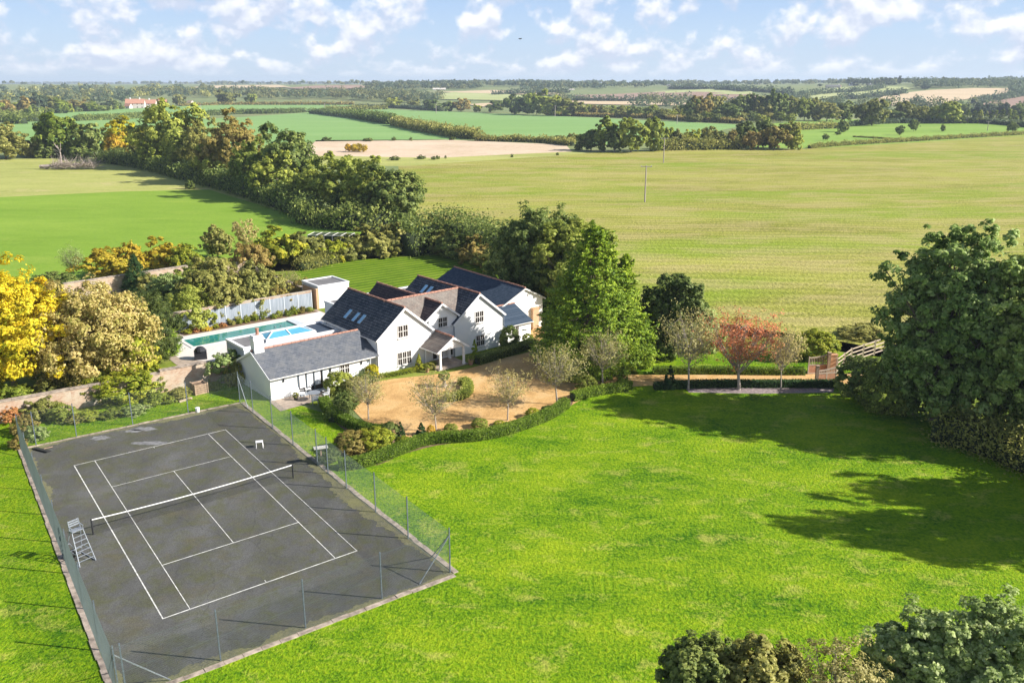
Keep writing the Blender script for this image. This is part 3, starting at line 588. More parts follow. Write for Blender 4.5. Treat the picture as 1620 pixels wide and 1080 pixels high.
def crown_mesh(name, kind, H, W, ncl, nlf, ls, mat, seed, cr=0.15, surf=0.62, asp=0.62, upb=0.35, flat=0.8, sub=0.36):
    """lobes on the crown's envelope, leaf tufts on each lobe, leaves in each tuft"""
    rng = np.random.default_rng(seed)
    if kind in ('cone', 'vase', 'topiary', 'ball'):
        P, D = envelope(kind, H, W, ncl, rng, surf); R_ = W*cr*rng.uniform(.6, 1.35, ncl)
    else:
        nl = max(8, ncl//(8 if ncl < 1200 else 11)); cr = cr*.80; P0, D0 = envelope(kind, H, W, nl, rng, surf); R0 = W*cr*rng.uniform(.5, 1.4, nl); li = rng.integers(0, nl, ncl)
        nf = int(ncl*.36); Pf, Df = envelope(kind, H, W, nf, rng, .35)
        if kind == 'poplar': R0 *= np.clip(1.25-P0[:, 2]/H, .35, 1.1)
        dl = unit(rng.normal(size=(ncl, 3))+D0[li]*.9+np.array([0, 0, .25])); P = P0[li]+dl*(R0[li]*rng.uniform(.55, 1.08, ncl))[:, None]*np.array([1, 1, flat]); D = unit(dl+.5*D0[li]); R_ = R0[li]*sub*rng.uniform(.7, 1.4, ncl); P[:nf] = Pf; D[:nf] = Df; R_[:nf] = W*cr*.5*rng.uniform(.6, 1.4, nf)
    if kind in ('cone', 'topiary') : R_ *= np.clip(1.25-P[:, 2]/H, .4, 1.1)
    k = max(3, ncl//14); idx = rng.integers(0, ncl, k); P[idx] += D[idx]*W*0.05*rng.uniform(.5, 1.6, (k, 1))
    n = ncl*nlf; ci = np.repeat(np.arange(ncl), nlf); dd = unit(rng.normal(size=(n, 3)))
    loc = dd*(R_[ci]*rng.uniform(.2, 1.0, n)**.5)[:, None]; loc[:, 2] *= .7
    C = P[ci]+loc; AL = None
    if kind == 'cone': # sprays that run outward and dip, leaves strung along them
        s = rng.uniform(-1, 1, n); sd_ = unit(D*np.array([1, 1, .25])+rng.normal(0, .25, D.shape)); C = P[ci]+sd_[ci]*(s*R_[ci]*1.25)[:, None]+rng.normal(0, 1, (n, 3))*(R_[ci]*(.30-.2*s))[:, None]*np.array([1, 1, .45]); C[:, 2] += R_[ci]*(-.25*s+.30*s*s); AL = sd_[ci]*2+np.array([0, 0, .5])
    C[:, 2] = np.maximum(C[:, 2], .04)
    Nn = dd*.55+D[ci]*.75+np.array([0, 0, upb])+rng.normal(0, .38, (n, 3))
    V, Fq = leaf_quads(C, Nn, np.full(n, ls), rng, asp, AL)
    return mesh_np(name, V, Fq, mat), P
def limb_mesh(name, H, W, P, mat, seed, nl=9, tr=0.022, fork=0.30, twigs=0, lean=0.0):
    rng = random.Random(seed); m = MB(); r0 = H*tr; f = H*fork
    base = Vector((0,0,-.15)); top = Vector((rng.uniform(-.03,.03)*W+lean*H*.1, rng.uniform(-.03,.03)*W, f)); m.tube([base, Vector((0,0,.25*f)), top], [r0*1.35, r0, r0*.8], 7)
    hi = top+Vector((0,0,H*.38)); m.tube([top, top.lerp(hi,.5)+Vector((rng.uniform(-.03,.03)*W, rng.uniform(-.03,.03)*W, 0)), hi], [r0*.75, r0*.45, r0*.15], 6)
    pts = [Vector(p) for p in P]; rng.shuffle(pts)
    for p in pts[:nl]:
        s = top.lerp(hi, rng.uniform(0, .55)); md = s.lerp(p, .5)+Vector((0,0,-.03*H)); m.tube([s, md, s.lerp(p,.97)], [r0*.42, r0*.27, r0*.08], 5)
    for p in pts[nl:nl+twigs]:
        q = min(pts[:nl], key=lambda a: (a-p).length); s = top.lerp(q, rng.uniform(.35,.9)); m.tube([s, s.lerp(p,.55)+Vector((rng.uniform(-.1,.1), rng.uniform(-.1,.1), .1)), p], [r0*.13, r0*.09, r0*.03], 4, False)
    return m.build(name, mat)
PROTO = {}
SPEC = {  # kind of tree -> crown kind, H, W, tufts, leaves per tuft, leaf size
 'A': dict(round=('round',14,12,900,50,.17), shrub=('shrub',3.4,4.4,260,50,.10), tall=('tall',16,10,720,60,.19), cone=('cone',13,11,640,80,.17), vase=('vase',5.5,5.6,330,7,.085), topiary=('topiary',2.4,1.3,90,110,.05), ball=('ball',2,2.4,150,70,.06)),
 'B': dict(round=('round',13,13,420,34,.33), shrub=('shrub',4,5,190,26,.23), tall=('tall',15,10,420,34,.33), poplar=('poplar',16,5,150,34,.33)),
 'C': dict(round=('round',12,13,230,16,.68), shrub=('shrub',4,6,100,14,.5), tall=('tall',14,9,220,16,.65), poplar=('poplar',16,4.5,100,18,.5)),
 'D': dict(round=('round',12,13,90,8,1.4), shrub=('shrub',4,6,50,8,1.0), poplar=('poplar',18,5,60,8,1.1)),
}
def proto(lod, shape, var, sparse=False):
    k = (lod, shape, var, sparse)
    if k not in PROTO:
        kd, H, W, nc, nl, ls = SPEC[lod][shape]; seed = abs(hash((ord(lod), len(shape)*7+ord(shape[0]), var))) % 99991
        kw = dict(cr=.16, surf=.62)
        if shape == 'cone': kw = dict(cr=.10, surf=.80, asp=.36, upb=.55)
        if shape == 'vase': kw = dict(cr=.075, surf=.25, asp=.5, upb=.2)
        if shape == 'topiary': kw = dict(cr=.13, surf=.85)
        if shape == 'ball': kw = dict(cr=.085, surf=.9)
        if shape == 'shrub': kw = dict(cr=.17, surf=.78)
        if shape == 'poplar': kw = dict(cr=.24, surf=.5)
        if lod == 'D': kw['sub'] = .5
        if sparse: nc, nl, kw['cr'] = int(nc*.7), int(nl*.45), .14
        me, P = crown_mesh('crown', kd, H, W, nc, nl, ls, LF['green'], seed, **kw)
        tm = None
        if shape not in ('shrub', 'topiary', 'ball') and lod != 'D':
            t = limb_mesh('trunk', H, W, P, M['bark'], seed, nl={'A': 16, 'B': 10, 'C': 4}[lod] if shape != 'vase' else 34, fork=.22 if shape != 'vase' else .27, twigs=(230 if shape == 'vase' else 0), tr=.022 if shape != 'vase' else .016); tm = t.data; bpy.data.objects.remove(t)
        PROTO[k] = (me, tm, H, W)
    return PROTO[k]
def slotmat(o, m): o.material_slots[0].link = 'OBJECT'; o.material_slots[0].material = m
VARN = [0]
def plant(p, h, w_, shape, mat, name, label, cat, group=None, lod=None, var=None, sparse=False, bark='bark', rz=None, tilt=0):
    d = p.y; VARN[0] += 1
    if lod is None: lod = 'A' if d < 125 else 'B' if d < 330 else 'C' if d < 900 else 'D'
    if shape not in SPEC[lod]: shape = {'cone': 'tall', 'vase': 'round', 'topiary': 'shrub', 'ball': 'shrub', 'tall': 'round', 'poplar': 'tall'}.get(shape, 'round')
    if shape not in SPEC[lod]: shape = 'round'
    nv = {'A': 3, 'B': 5, 'C': 5, 'D': 4}[lod]
    me, tm, H, W = proto(lod, shape, (VARN[0] if var is None else var) % nv, sparse)
    rz = (VARN[0]*2.399) % 6.28 if rz is None else rz
    if tm is None:
        o = link(name, me); slotmat(o, LF[mat]); root = o; tag(root, label, cat, group)
    else:
        root = bpy.data.objects.new(name, None); COL.objects.link(root); tag(root, label, cat, group)
        c = link('crown', me, root); slotmat(c, LF[mat]); t = link('trunk', tm, root); slotmat(t, M[bark])
    root.location = p; root.rotation_euler = (tilt, 0, rz); root.scale = (w_/W, w_/W, h/H)
    return root
def P(px, base, top, wpx, shape, mat, name, label, cat='tree', group=None, dy=0, **k):
    """plant read off the picture: foot pixel, top row, width"""
    p = G(px, base); p = Vector((p.x, p.y, p.z)); w_ = width_of(p, wpx)
    # the top of a wide crown shows over its rear edge, allow for half the depth
    if shape in ('ball', 'shrub', 'topiary'):
        f = Vector((p.x, p.y, 0)).normalized()*w_*(.40 if shape != 'topiary' else .3); p = Vector((p.x+f.x, p.y+f.y, p.z)); w_ = width_of(p, wpx)
    h = height_to(p, top)
    return plant(p, max(h, .3), w_, shape, mat, name, label, cat, group, **k)
def hero(px, base, top, wpx, kind, mat, name, label, ncl=1500, nlf=42, ls=.16, cr=.15, surf=.7, seed=1, sub=.36, nl=24, fork=.2, cat='tree', bark='bark', twigs=40, h=None, upb=.3, hmul=1.0, asp=.55, flat=.8):
    """a large near tree with a crown mesh of its own"""
    p = G(px, base); w_ = width_of(p, wpx); h = (h or height_to(p, top))*hmul
    root = thing(name, p, 0, label, cat)
    me, P_ = crown_mesh('crown', kind, h, w_, ncl, nlf, ls, LF[mat], seed, cr=cr, surf=surf, sub=sub, upb=upb, asp=asp, flat=flat); link('crown', me, root)
    limb_mesh('trunk', h, w_, P_, M[bark], seed, nl, fork=fork, twigs=twigs).parent = root
    return root
def hedge(pts, w_, h, mat, name, label, leafs=.06, dens=1.0, cat='hedge', group=None, wob=0.0, hwob=0.0, core='box_core', seed=1, pix=True):
    W_ = [G(*p) for p in pts] if pix else [Vector(p) for p in pts]
    W_ = crom(W_, 5, False) if len(W_) > 2 else W_
    rng = np.random.default_rng(seed); Cs, Ns = [], []; m = MB(); acc = 0
    o0 = W_[0].copy(); ph = rng.uniform(0, 6, 4)
    prof = lambda s: 1+hwob*(math.sin(s*.55/max(w_,1)*2+ph[0])+.6*math.sin(s*1.3/max(w_,1)*2+ph[1])+.5*math.sin(s*2.9/max(w_,1)*2+ph[3]))
    for a, b in zip(W_, W_[1:]):
        L = (b-a).length
        if L < 1e-4: continue
        t = (b-a)/L; n_ = Vector((-t.y, t.x, 0)).normalized(); nseg = max(1, int(L/(w_*.8)))
        for i in range(nseg):
            p, q = a.lerp(b, i/nseg)-o0, a.lerp(b, (i+1)/nseg)-o0; hh = h*prof(acc+L*i/nseg)*(.86 if wob < .1 else .7); hw = w_*.42
            if core: m.add([p-n_*hw, q-n_*hw, q+n_*hw, p+n_*hw, p-n_*hw*.9+Vector((0,0,hh)), q-n_*hw*.9+Vector((0,0,hh)), q+n_*hw*.9+Vector((0,0,hh)), p+n_*hw*.9+Vector((0,0,hh))], [(0,3,2,1),(4,5,6,7),(0,1,5,4),(1,2,6,5),(2,3,7,6),(3,0,4,7)])
        cnt = int(L*(w_+2*h)*dens/(leafs*leafs)*1.3); s = rng.uniform(0, 1, cnt); u = rng.uniform(-1, 1, cnt)*(h+w_/2)
        # walk around the cross section: side, top, side
        H_ = np.array([prof(acc+L*x) for x in s])*h
        side = np.abs(u) > w_/2; yy = np.where(side, np.sign(u)*w_/2, u); zz = np.where(side, H_*(1-(np.abs(u)-w_/2)/h), H_)
        j = rng.normal(0, 1, (cnt, 3))*(leafs*.6+wob*w_*.35)
        C = np.stack([a.x+t.x*L*s+n_.x*yy-o0.x, a.y+t.y*L*s+n_.y*yy-o0.y, a.z+(b.z-a.z)*s+zz-o0.z], 1)+j; C[:, 2] = np.maximum(C[:, 2], min(0, (b-o0).z)+.03)
        Nn = np.where(side[:, None], np.sign(u)[:, None]*np.array([[n_.x, n_.y, .35]]), np.array([[0, 0, 1.]]))+rng.normal(0, .5, (cnt, 3))
        Cs.append(C); Ns.append(Nn); acc += L
    C = np.concatenate(Cs); Nn = np.concatenate(Ns); V, Fq = leaf_quads(C, Nn, np.full(len(C), leafs), rng)
    nq = len(Fq)
    if core:
        V = np.concatenate([V, np.array([tuple(v) for v in m.v])]); Fq = np.concatenate([Fq, np.array(m.f)+4*nq]); mi = np.array([0]*nq+[1]*len(m.f))
        me = mesh_np(name, V, Fq, [LF[mat], M['core']], mi)
    else: me = mesh_np(name, V, Fq, LF[mat])
    o = link(name, me); o.location = o0; return tag(o, label, cat, group)
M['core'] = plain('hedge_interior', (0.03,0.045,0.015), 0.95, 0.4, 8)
def ordinal(i): return f"{i}{'th' if 10 <= i % 100 <= 20 else {1:'st',2:'nd',3:'rd'}.get(i % 10, 'th')}"
def interp(tab, x):
    for (a, b), (c, d) in zip(tab, tab[1:]):
        if x <= c: return b+(d-b)*(x-a)/(c-a) if c > a else b
    return tab[-1][1]
def belt(x0, x1, base, tops, wpx, mats, where, name='broadleaf_tree', seed=1, shape='round', step=.62, jit=2.0, topjit=.18, cat='tree', group=None, **k):
    """a belt of separate trees between two picture columns"""
    rnd = random.Random(seed); x = x0; i = 0
    while x < x1:
        i += 1; wp = wpx*rnd.uniform(.75, 1.3); b = interp(base, x)+rnd.uniform(-jit, jit*.4); t = interp(tops, x); t += (b-t)*rnd.uniform(-topjit, topjit)
        P(x, b, t, wp, shape if isinstance(shape, str) else rnd.choice(shape), rnd.choice(mats), name, f"{ordinal(i)} from the left {where}", cat, group or where, **k)
        x += wp*step
def wood(name, label, region, n, mats, wpx_m=15, h_m=14, seed=1, leafs=2.4, per=26):
    """distant woodland that reads as one mass: many crowns in one object; region = picture polygon row list (x0,x1,y0,y1)"""
    rng = np.random.default_rng(seed); rnd = random.Random(seed); Cs, Ns, Ms, Sz = [], [], [], []
    for k in range(n):
        x0, x1, y0a, y1a, y0b, y1b = region[rnd.randrange(len(region))]; f = rnd.random(); px = x0+(x1-x0)*f
        py = (y0a+(y0b-y0a)*f)+rnd.random()*((y1a-y0a)+((y1b-y0b)-(y1a-y0a))*f); g = G(px, py)
        sc_ = rnd.uniform(.6, 1.3); hh = h_m*sc_; ww = wpx_m*rnd.uniform(.7, 1.3); m_ = max(per, 8); d = unit(rng.normal(size=(m_, 3))); d[:, 2] = np.abs(d[:, 2])*1.1-.25; d = unit(d)
        ls = leafs*max(.7, g.y/2200)
        Cs.append(d*np.array([ww/2, ww/2, hh*.52])*rng.uniform(.65, 1.08, (m_, 1))+np.array([g.x, g.y, g.z+hh*.5])); Ns.append(d+.35*rng.normal(size=(m_, 3))); Sz.append(np.full(m_, ls)); Ms.append(np.full(m_, rnd.randrange(len(mats))))
    C = np.concatenate(Cs); V, Fq = leaf_quads(C, np.concatenate(Ns), np.concatenate(Sz), rng, .8)
    o = link(name, mesh_np(name, V, Fq, [LF[m] for m in mats], np.concatenate(Ms))); return tag(o, label, 'woodland', kind='stuff')
# ------------------------------------------------------------------ the white house (local frame: x along the front, y into the back)
HA, HANG = Vector((-12.614, 78.043, 0)), R(40.0)
hu, hv = Vector((math.cos(HANG), math.sin(HANG), 0)), Vector((-math.sin(HANG), math.cos(HANG), 0))
def HP(x, y, z=0.0): return HA+hu*x+hv*y+Vector((0, 0, z))
house = thing('white_house', HA, HANG, 'large white rendered house with several slate gables and a small porch', 'house')
def wall_y(x0, x1, y0, y1, ze, zr, xr=None, ze2=None, mat='render', name='wall'):
    xr = (x0+x1)/2 if xr is None else xr; ze2 = ze if ze2 is None else ze2; m = MB()
    p = [(x0,0),(x1,0),(x1,ze2),(xr,zr),(x0,ze)]; vs = [(a,y0,b) for a,b in p]+[(a,y1,b) for a,b in p]
    m.add(vs, [(0,1,2,3,4),(9,8,7,6,5)]+[(i,i+5,(i+1)%5+5,(i+1)%5) for i in range(5)]); return m.build(name, M[mat], house)
def wall_x(x0, x1, y0, y1, ze, zr, yr=None, mat='render'):
    yr = (y0+y1)/2 if yr is None else yr; m = MB()
    p = [(y0,0),(y1,0),(y1,ze),(yr,zr),(y0,ze)]; vs = [(x0,a,b) for a,b in p]+[(x1,a,b) for a,b in p]
    m.add(vs, [(0,1,2,3,4),(9,8,7,6,5)]+[(i,i+5,(i+1)%5+5,(i+1)%5) for i in range(5)]); return m.build('wall', M[mat], house)
def ridge(p, q, parent, w=0.10):
    m = MB(); p, q = Vector(p), Vector(q); L = (q-p).length; n = max(2, int(L/0.42))
    for k in range(n): a, b = p.lerp(q, (k+.04)/n), p.lerp(q, (k+.96)/n); j = 0.012*(k % 2); m.tube([a+Vector((0,0,j)), b+Vector((0,0,j))], [w, w*.94], 8)
    return m.build('ridge_tiles', M['terracotta'], parent)
def roof_y(xl, xr_, xm, y0, y1, zl, zm, zr_, mat, th=.12, verge=True, xm2=None, rid=True):
    """two slopes meeting in a ridge that runs back"""
    xm2 = xm if xm2 is None else xm2; m = MB()
    m.slab([(xl,y0,zl),(xm,y0,zm),(xm2,y1,zm),(xl,y1,zl)], th); m.slab([(xm,y0,zm),(xr_,y0,zr_),(xr_,y1,zr_),(xm2,y1,zm)], th)
    r = m.build('roof', M[mat], house)
    if rid: ridge((xm,y0,zm+.02),(xm2,y1,zm+.02), r)
    if verge:
        v = MB()
        for sx, sz in ((xl, zl),(xr_, zr_)): v.bar((sx,y0-.03,sz-.10),(xm,y0-.03,zm-.10),.05,.20)
        v.build('barge_board', M['white'], r)
    g = MB()
    for sx, sz in ((xl-.06, zl),(xr_+.06, zr_)): g.tube([(sx,y0,sz-.1),(sx,y1,sz-.1)], [.06,.06], 6)
    g.build('gutter', M['offwhite'], r)
    return r
def window(x0, x1, z0, z1, n, yf=0.0, bars=2, glassm='pane', sill=True, frame='offwhite'):
    m = MB(); f = .075
    m.box(x0-f,x1+f,yf-.055,yf+.02,z1,z1+f); m.box(x0-f,x1+f,yf-.055,yf+.02,z0-f,z0); m.box(x0-f,x0,yf-.055,yf+.02,z0,z1); m.box(x1,x1+f,yf-.055,yf+.02,z0,z1)
    wl = (x1-x0)/n
    for k in range(1, n): m.box(x0+wl*k-.045,x0+wl*k+.045,yf-.05,yf+.02,z0,z1)
    for k in range(n):
        a, b = x0+wl*k+(.045 if k else 0), x0+wl*(k+1)-(.045 if k < n-1 else 0)
        for j in range(1, bars): zz = z0+(z1-z0)*j/bars; m.box(a,b,yf-.04,yf+.01,zz-.03,zz+.03)
        if bars > 1: m.box((a+b)/2-.016,(a+b)/2+.016,yf-.038,yf+.01,z0,z1)
    w_ = m.build('window', M[frame], house)
    p = MB(); p.box(x0,x1,yf-.016,yf+.005,z0,z1); p.build('pane', M[glassm], w_)
    if sill: s = MB(); s.box(x0-.14,x1+.14,yf-.14,yf,z0-f-.07,z0-f-.005); s.build('sill', M['offwhite'], w_)
    return w_
def velux(xc, yc, w_, l_, zf, slope, parent):
    """roof window on a left-hand slope z = zf(x)"""
    m = MB(); m.slab([(xc-l_/2,yc-w_/2,zf(xc-l_/2)+.07),(xc+l_/2,yc-w_/2,zf(xc+l_/2)+.07),(xc+l_/2,yc+w_/2,zf(xc+l_/2)+.07),(xc-l_/2,yc+w_/2,zf(xc-l_/2)+.07)], .07)
    o = m.build('skylight', M['darkmetal'], parent); g = MB(); e = .06
    g.slab([(xc-l_/2+e,yc-w_/2+e,zf(xc-l_/2+e)+.08),(xc+l_/2-e,yc-w_/2+e,zf(xc+l_/2-e)+.08),(xc+l_/2-e,yc+w_/2-e,zf(xc+l_/2-e)+.08),(xc-l_/2+e,yc+w_/2-e,zf(xc-l_/2+e)+.08)], .009)
    g.build('pane', M['skylight'], o)
# left gable G1
wall_y(0, 6.1, 0, 10.35, 3.50, 6.0); 
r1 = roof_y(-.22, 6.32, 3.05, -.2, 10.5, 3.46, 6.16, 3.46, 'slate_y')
zf1 = lambda x: 3.46+(x+.22)*(2.70/3.27)
for y in (6.98, 5.42, 4.30): velux(.92, y, .62, .95, zf1, .83, r1)
# right gable G3
wall_y(8.95, 15.2, 0, 10.8, 3.50, 6.0, 12.1)
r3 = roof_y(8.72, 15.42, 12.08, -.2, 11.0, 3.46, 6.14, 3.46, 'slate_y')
zf3 = lambda x: 3.46+(x-8.72)*(2.68/3.36)
for y in (8.2, 7.2): velux(10.95, y, .62, 1.0, zf3, .8, r3)
# centre block with its small gable and the cross roof
wall_y(6.0, 9.4, .2, 3.3, 4.2, 5.62, 7.6)
roof_y(5.35, 9.75, 7.55, .02, 3.1, 4.22, 5.80, 4.22, 'darktile')
m = MB(); m.slab([(3.0,.45,3.85),(11.9,.45,3.85),(11.9,3.3,6.12),(3.0,3.3,6.12)], .12); m.slab([(3.0,3.3,6.12),(11.9,3.3,6.12),(11.9,6.2,3.85),(3.0,6.2,3.85)], .12)
rc = m.build('roof', M['claytile'], house); ridge((2.9,3.3,6.14),(11.9,3.3,6.14), rc)
# rear dark gable between the two
wall_y(5.3, 8.6, 5.5, 10.9, 3.6, 5.8, 6.9); roof_y(4.6, 9.2, 6.9, 3.4, 11.1, 3.9, 6.10, 3.9, 'darktile')
# rear flat wing
def flat(x0, x1, y0, y1, z, cop=.22, felt='lead', wm='render'):
    m = MB(); m.box(x0,x1,y0,y1,0,z-.12); w_ = m.build('wall', M[wm], house)
    r = MB(); r.box(x0+.1,x1-.1,y0+.1,y1-.1,z-.118,z-.05); o = r.build('roof', M[felt], house)
    c = MB(); c.box(x0-.06,x1+.06,y0-.06,y0+cop,z-.16,z+.05); c.box(x0-.06,x1+.06,y1-cop,y1+.06,z-.16,z+.05); c.box(x0-.06,x0+cop,y0+cop,y1-cop,z-.16,z+.05); c.box(x1-cop,x1+.06,y0+cop,y1-cop,z-.16,z+.05)
    c.build('coping', M['white'], o); return o
flat(2.6, 14.2, 11.1, 15.0, 4.0)
# front wing W1
wall_x(-10.85, -1.25, 0, 6.7, 2.16, 3.62, 3.35)
m = MB(); m.box(-1.25, -.01, .55, 6.7, 0, 2.3); m.build('wall', M['render_grey'], house)
m = MB(); m.slab([(-11.0,-.25,2.06),(-.02,-.25,2.06),(-.02,3.35,3.76),(-11.0,3.35,3.76)], .1); m.slab([(-11.0,3.35,3.76),(-.02,3.35,3.76),(-.02,6.95,2.06),(-11.0,6.95,2.06)], .1)
rw = m.build('roof', M['slate_x'], house); ridge((-11.0,3.35,3.79),(-.1,3.35,3.79), rw, .09)
m = MB(); m.tube([(-11.0,-.32,2.0),(-.5,-.32,2.0)], [.06,.06], 6); m.build('gutter', M['offwhite'], rw)
m = MB(); m.bar((-11.02,-.25,1.96),(-11.02,3.35,3.66),.04,.18); m.bar((-11.02,3.35,3.66),(-11.02,6.95,1.96),.04,.18); m.build('barge_board', M['white'], rw)
m = MB(); m.box(-10.75,-9.85,2.95,3.75,2.9,5.15); m.box(-10.82,-9.78,2.88,3.82,4.75,4.95); ch = m.build('chimney', M['render'], rw)
m = MB(); m.lathe((-10.2,3.35,5.13), [(.16,0),(.19,.06),(.15,.12),(.13,.5),(.17,.54),(.17,.62),(.1,.63)], 12); m.build('chimney_pot', M['terracotta'], ch)
# W1 openings
window(-4.03, -3.13, 1.0, 1.95, 2)
m = MB(); x0, x1 = -8.2, -5.9
m.box(x0-.08,x1+.08,-.06,.02,1.98,2.06)
for x in (x0-.08, x0+.72, x0+1.46, x1): m.box(x,x+.08,-.06,.02,.05,1.98)
m.box(x0,x1,-.06,.02,.0,.12); d = m.build('door', M['galvdark'], house)
p = MB(); p.box(x0,x1,-.012,.004,.12,1.98); p.build('pane', M['pane'], d)
p = MB()
for k in range(3): a = x0+.04+k*.75; p.box(a+.04,a+.60,-.03,-.014,.55,1.88)
p.build('blind', M['blind'], d)
m = MB(); m.box(-8.4,-5.7,-.75,-.06,.02,.14); m.build('door_step', M['boards'], house)
for x in (-9.62,-5.06,-1.83): m = MB(); m.box(x-.05,x+.05,-.12,-.0,1.5,1.85); m.box(x-.07,x+.07,-.15,-.0,1.85,1.90); m.build('wall_lamp', M['darkmetal'], house)
m = MB(); m.box(-11.02,-1.2,-.03,-.001,.0,.09); m.build('plinth', M['offwhite'], house)
# flat extension with roof lantern
e = flat(-10.1, -.03, 6.96, 11.0, 3.0, .26, wm='render_grey')
m = MB(); m.box(-.03-4.0+1.2,-.3,7.3,10.7,2.955,2.962); m.build('painted_shade', M['felt_shade'], e)  # dark sheet painting the gable's shade onto the felt roof
m = MB(); m.box(-7.7,-2.5,7.25,9.75,2.95,3.24); ln = m.build('roof_lantern', M['white'], e)
gx0, gx1, gy0, gy1, gz, gt = -7.62,-2.58,7.33,9.67,3.25,3.62; ym = (gy0+gy1)/2; a0, a1 = gx0+1.15, gx1-1.15
g = MB(); g.add([(gx0,gy0,gz),(gx1,gy0,gz),(gx1,gy1,gz),(gx0,gy1,gz),(a0,ym,gt),(a1,ym,gt)], [(0,1,5,4),(1,2,5),(2,3,4,5),(3,0,4),(3,2,1,0)]); g.build('pane', M['lantern'], ln)
g = MB()
for p_, q_ in (((gx0,gy0,gz),(a0,ym,gt)),((gx0,gy1,gz),(a0,ym,gt)),((gx1,gy0,gz),(a1,ym,gt)),((gx1,gy1,gz),(a1,ym,gt)),((a0,ym,gt),(a1,ym,gt)),((-5.1,gy0,gz),(-5.1,ym,gt)),((-5.1,gy1,gz),(-5.1,ym,gt)),((gx0,gy0,gz),(gx1,gy0,gz)),((gx0,gy1,gz),(gx1,gy1,gz)),((gx0,gy0,gz),(gx0,gy1,gz)),((gx1,gy0,gz),(gx1,gy1,gz))):
    p_, q_ = Vector(p_)+Vector((0,0,.03)), Vector(q_)+Vector((0,0,.03)); g.bar(p_, q_, .09, .07)
g.build('glazing_bars', M['white'], ln)
# G1, G2, G3, W5 windows
window(2.33, 3.37, 3.27, 4.38, 2); window(2.18, 3.66, .55, 1.74, 3)
window(7.15, 8.15, 3.38, 4.28, 2, .2)
window(11.6, 12.6, 3.12, 4.22, 2); window(11.68, 12.68, .6, 1.68, 2)
# low wing W5 and barn
m = MB(); m.box(15.25, 19.1, 0, 2.95, 0, 2.05); m.build('wall', M['render'], house)
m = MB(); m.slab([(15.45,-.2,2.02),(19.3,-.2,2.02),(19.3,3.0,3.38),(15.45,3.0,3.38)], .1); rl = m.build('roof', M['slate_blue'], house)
m = MB(); m.tube([(15.5,-.27,1.96),(19.3,-.27,1.96)], [.055,.055], 6); m.build('gutter', M['offwhite'], rl)
ridge((15.6,2.95,3.42),(19.35,2.95,3.42), rl, .08)
window(16.42, 17.36, .78, 1.78, 2, sill=True)
m = MB(); p_ = [(15.6,0),(23.5,0),(23.5,3.32),(20.8,4.70),(15.6,2.35)]; vs = [(a,3.02,b) for a,b in p_]+[(a+.79,17.0,b) for a,b in p_]
m.add(vs, [(0,1,2,3,4),(9,8,7,6,5)]+[(i,i+5,(i+1)%5+5,(i+1)%5) for i in range(5)]); m.build('wall', M['render'], house)
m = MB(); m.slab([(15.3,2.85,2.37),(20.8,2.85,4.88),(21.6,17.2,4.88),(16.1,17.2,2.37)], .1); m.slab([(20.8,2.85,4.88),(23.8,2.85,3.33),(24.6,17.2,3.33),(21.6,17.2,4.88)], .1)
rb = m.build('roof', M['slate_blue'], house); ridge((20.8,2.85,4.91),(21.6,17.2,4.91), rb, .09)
m = MB(); m.bar((20.8,2.82,4.78),(23.8,2.82,3.23),.05,.16); m.bar((15.3,2.82,2.27),(20.8,2.82,4.78),.05,.16); m.build('barge_board', M['offwhite'], rb)
m = MB(); m.box(21.75,22.6,2.6,3.0,0,2.35); m.box(21.7,22.65,2.55,2.99,2.35,2.45); m.build('brick_pier', M['brick_red'], house)
# porch
m = MB(); m.box(5.0,8.6,-2.75,.15,.0,.11); pb = m.build('porch_step', M['patio'], house)
for x, y in ((5.3,-2.6),(8.1,-2.6),(5.3,-.25),(8.1,-.25)): m = MB(); m.box(x-.09,x+.09,y-.09,y+.09,.11,1.95); m.box(x-.12,x+.12,y-.12,y+.12,.11,.3); m.build('porch_post', M['white'], house)
m = MB(); m.add([(5.2,-2.68,1.95),(8.2,-2.68,1.95),(6.7,-2.68,2.92),(5.2,-2.55,1.95),(8.2,-2.55,1.95),(6.7,-2.55,2.92)], [(0,1,2),(5,4,3),(0,3,4,1),(1,4,5,2),(2,5,3,0)]); m.build('porch_gable', M['white'], house)
roof_y(4.82, 8.62, 6.72, -2.85, .1, 1.93, 3.15, 1.93, 'claytile', .09)
m = MB(); m.box(7.0,8.25,.12,.19,.12,2.0); dd = m.build('door', M['white'], house)
m = MB()
for z0, z1 in ((.3,.95),(1.1,1.85)): m.box(7.15,7.55,.10,.118,z0,z1); m.box(7.7,8.1,.10,.118,z0,z1)
m.build('door_panel', M['offwhite'], dd); m = MB(); m.box(7.08,7.12,.05,.12,.95,1.1); m.build('handle', M['darkmetal'], dd)
window(8.38, 8.78, .25, 1.95, 1, .19, 1, sill=False, frame='white'); window(6.35, 6.85, .25, 1.95, 1, .19, 1, sill=False, frame='white')
def pipe(x, y, z0, z1, parent=None): m = MB(); m.tube([(x,y,z0),(x,y,z1)], [.045,.045], 6); m.build('downpipe', M['galv'], house)
pipe(-.07,-.07,.0,3.36); pipe(8.85,-.08,0,3.36); pipe(15.27,-.07,0,3.36); pipe(-.12,9.6,3.0,3.4); pipe(-10.95,6.8,0,2.0); pipe(-1.2,.45,0,1.95)
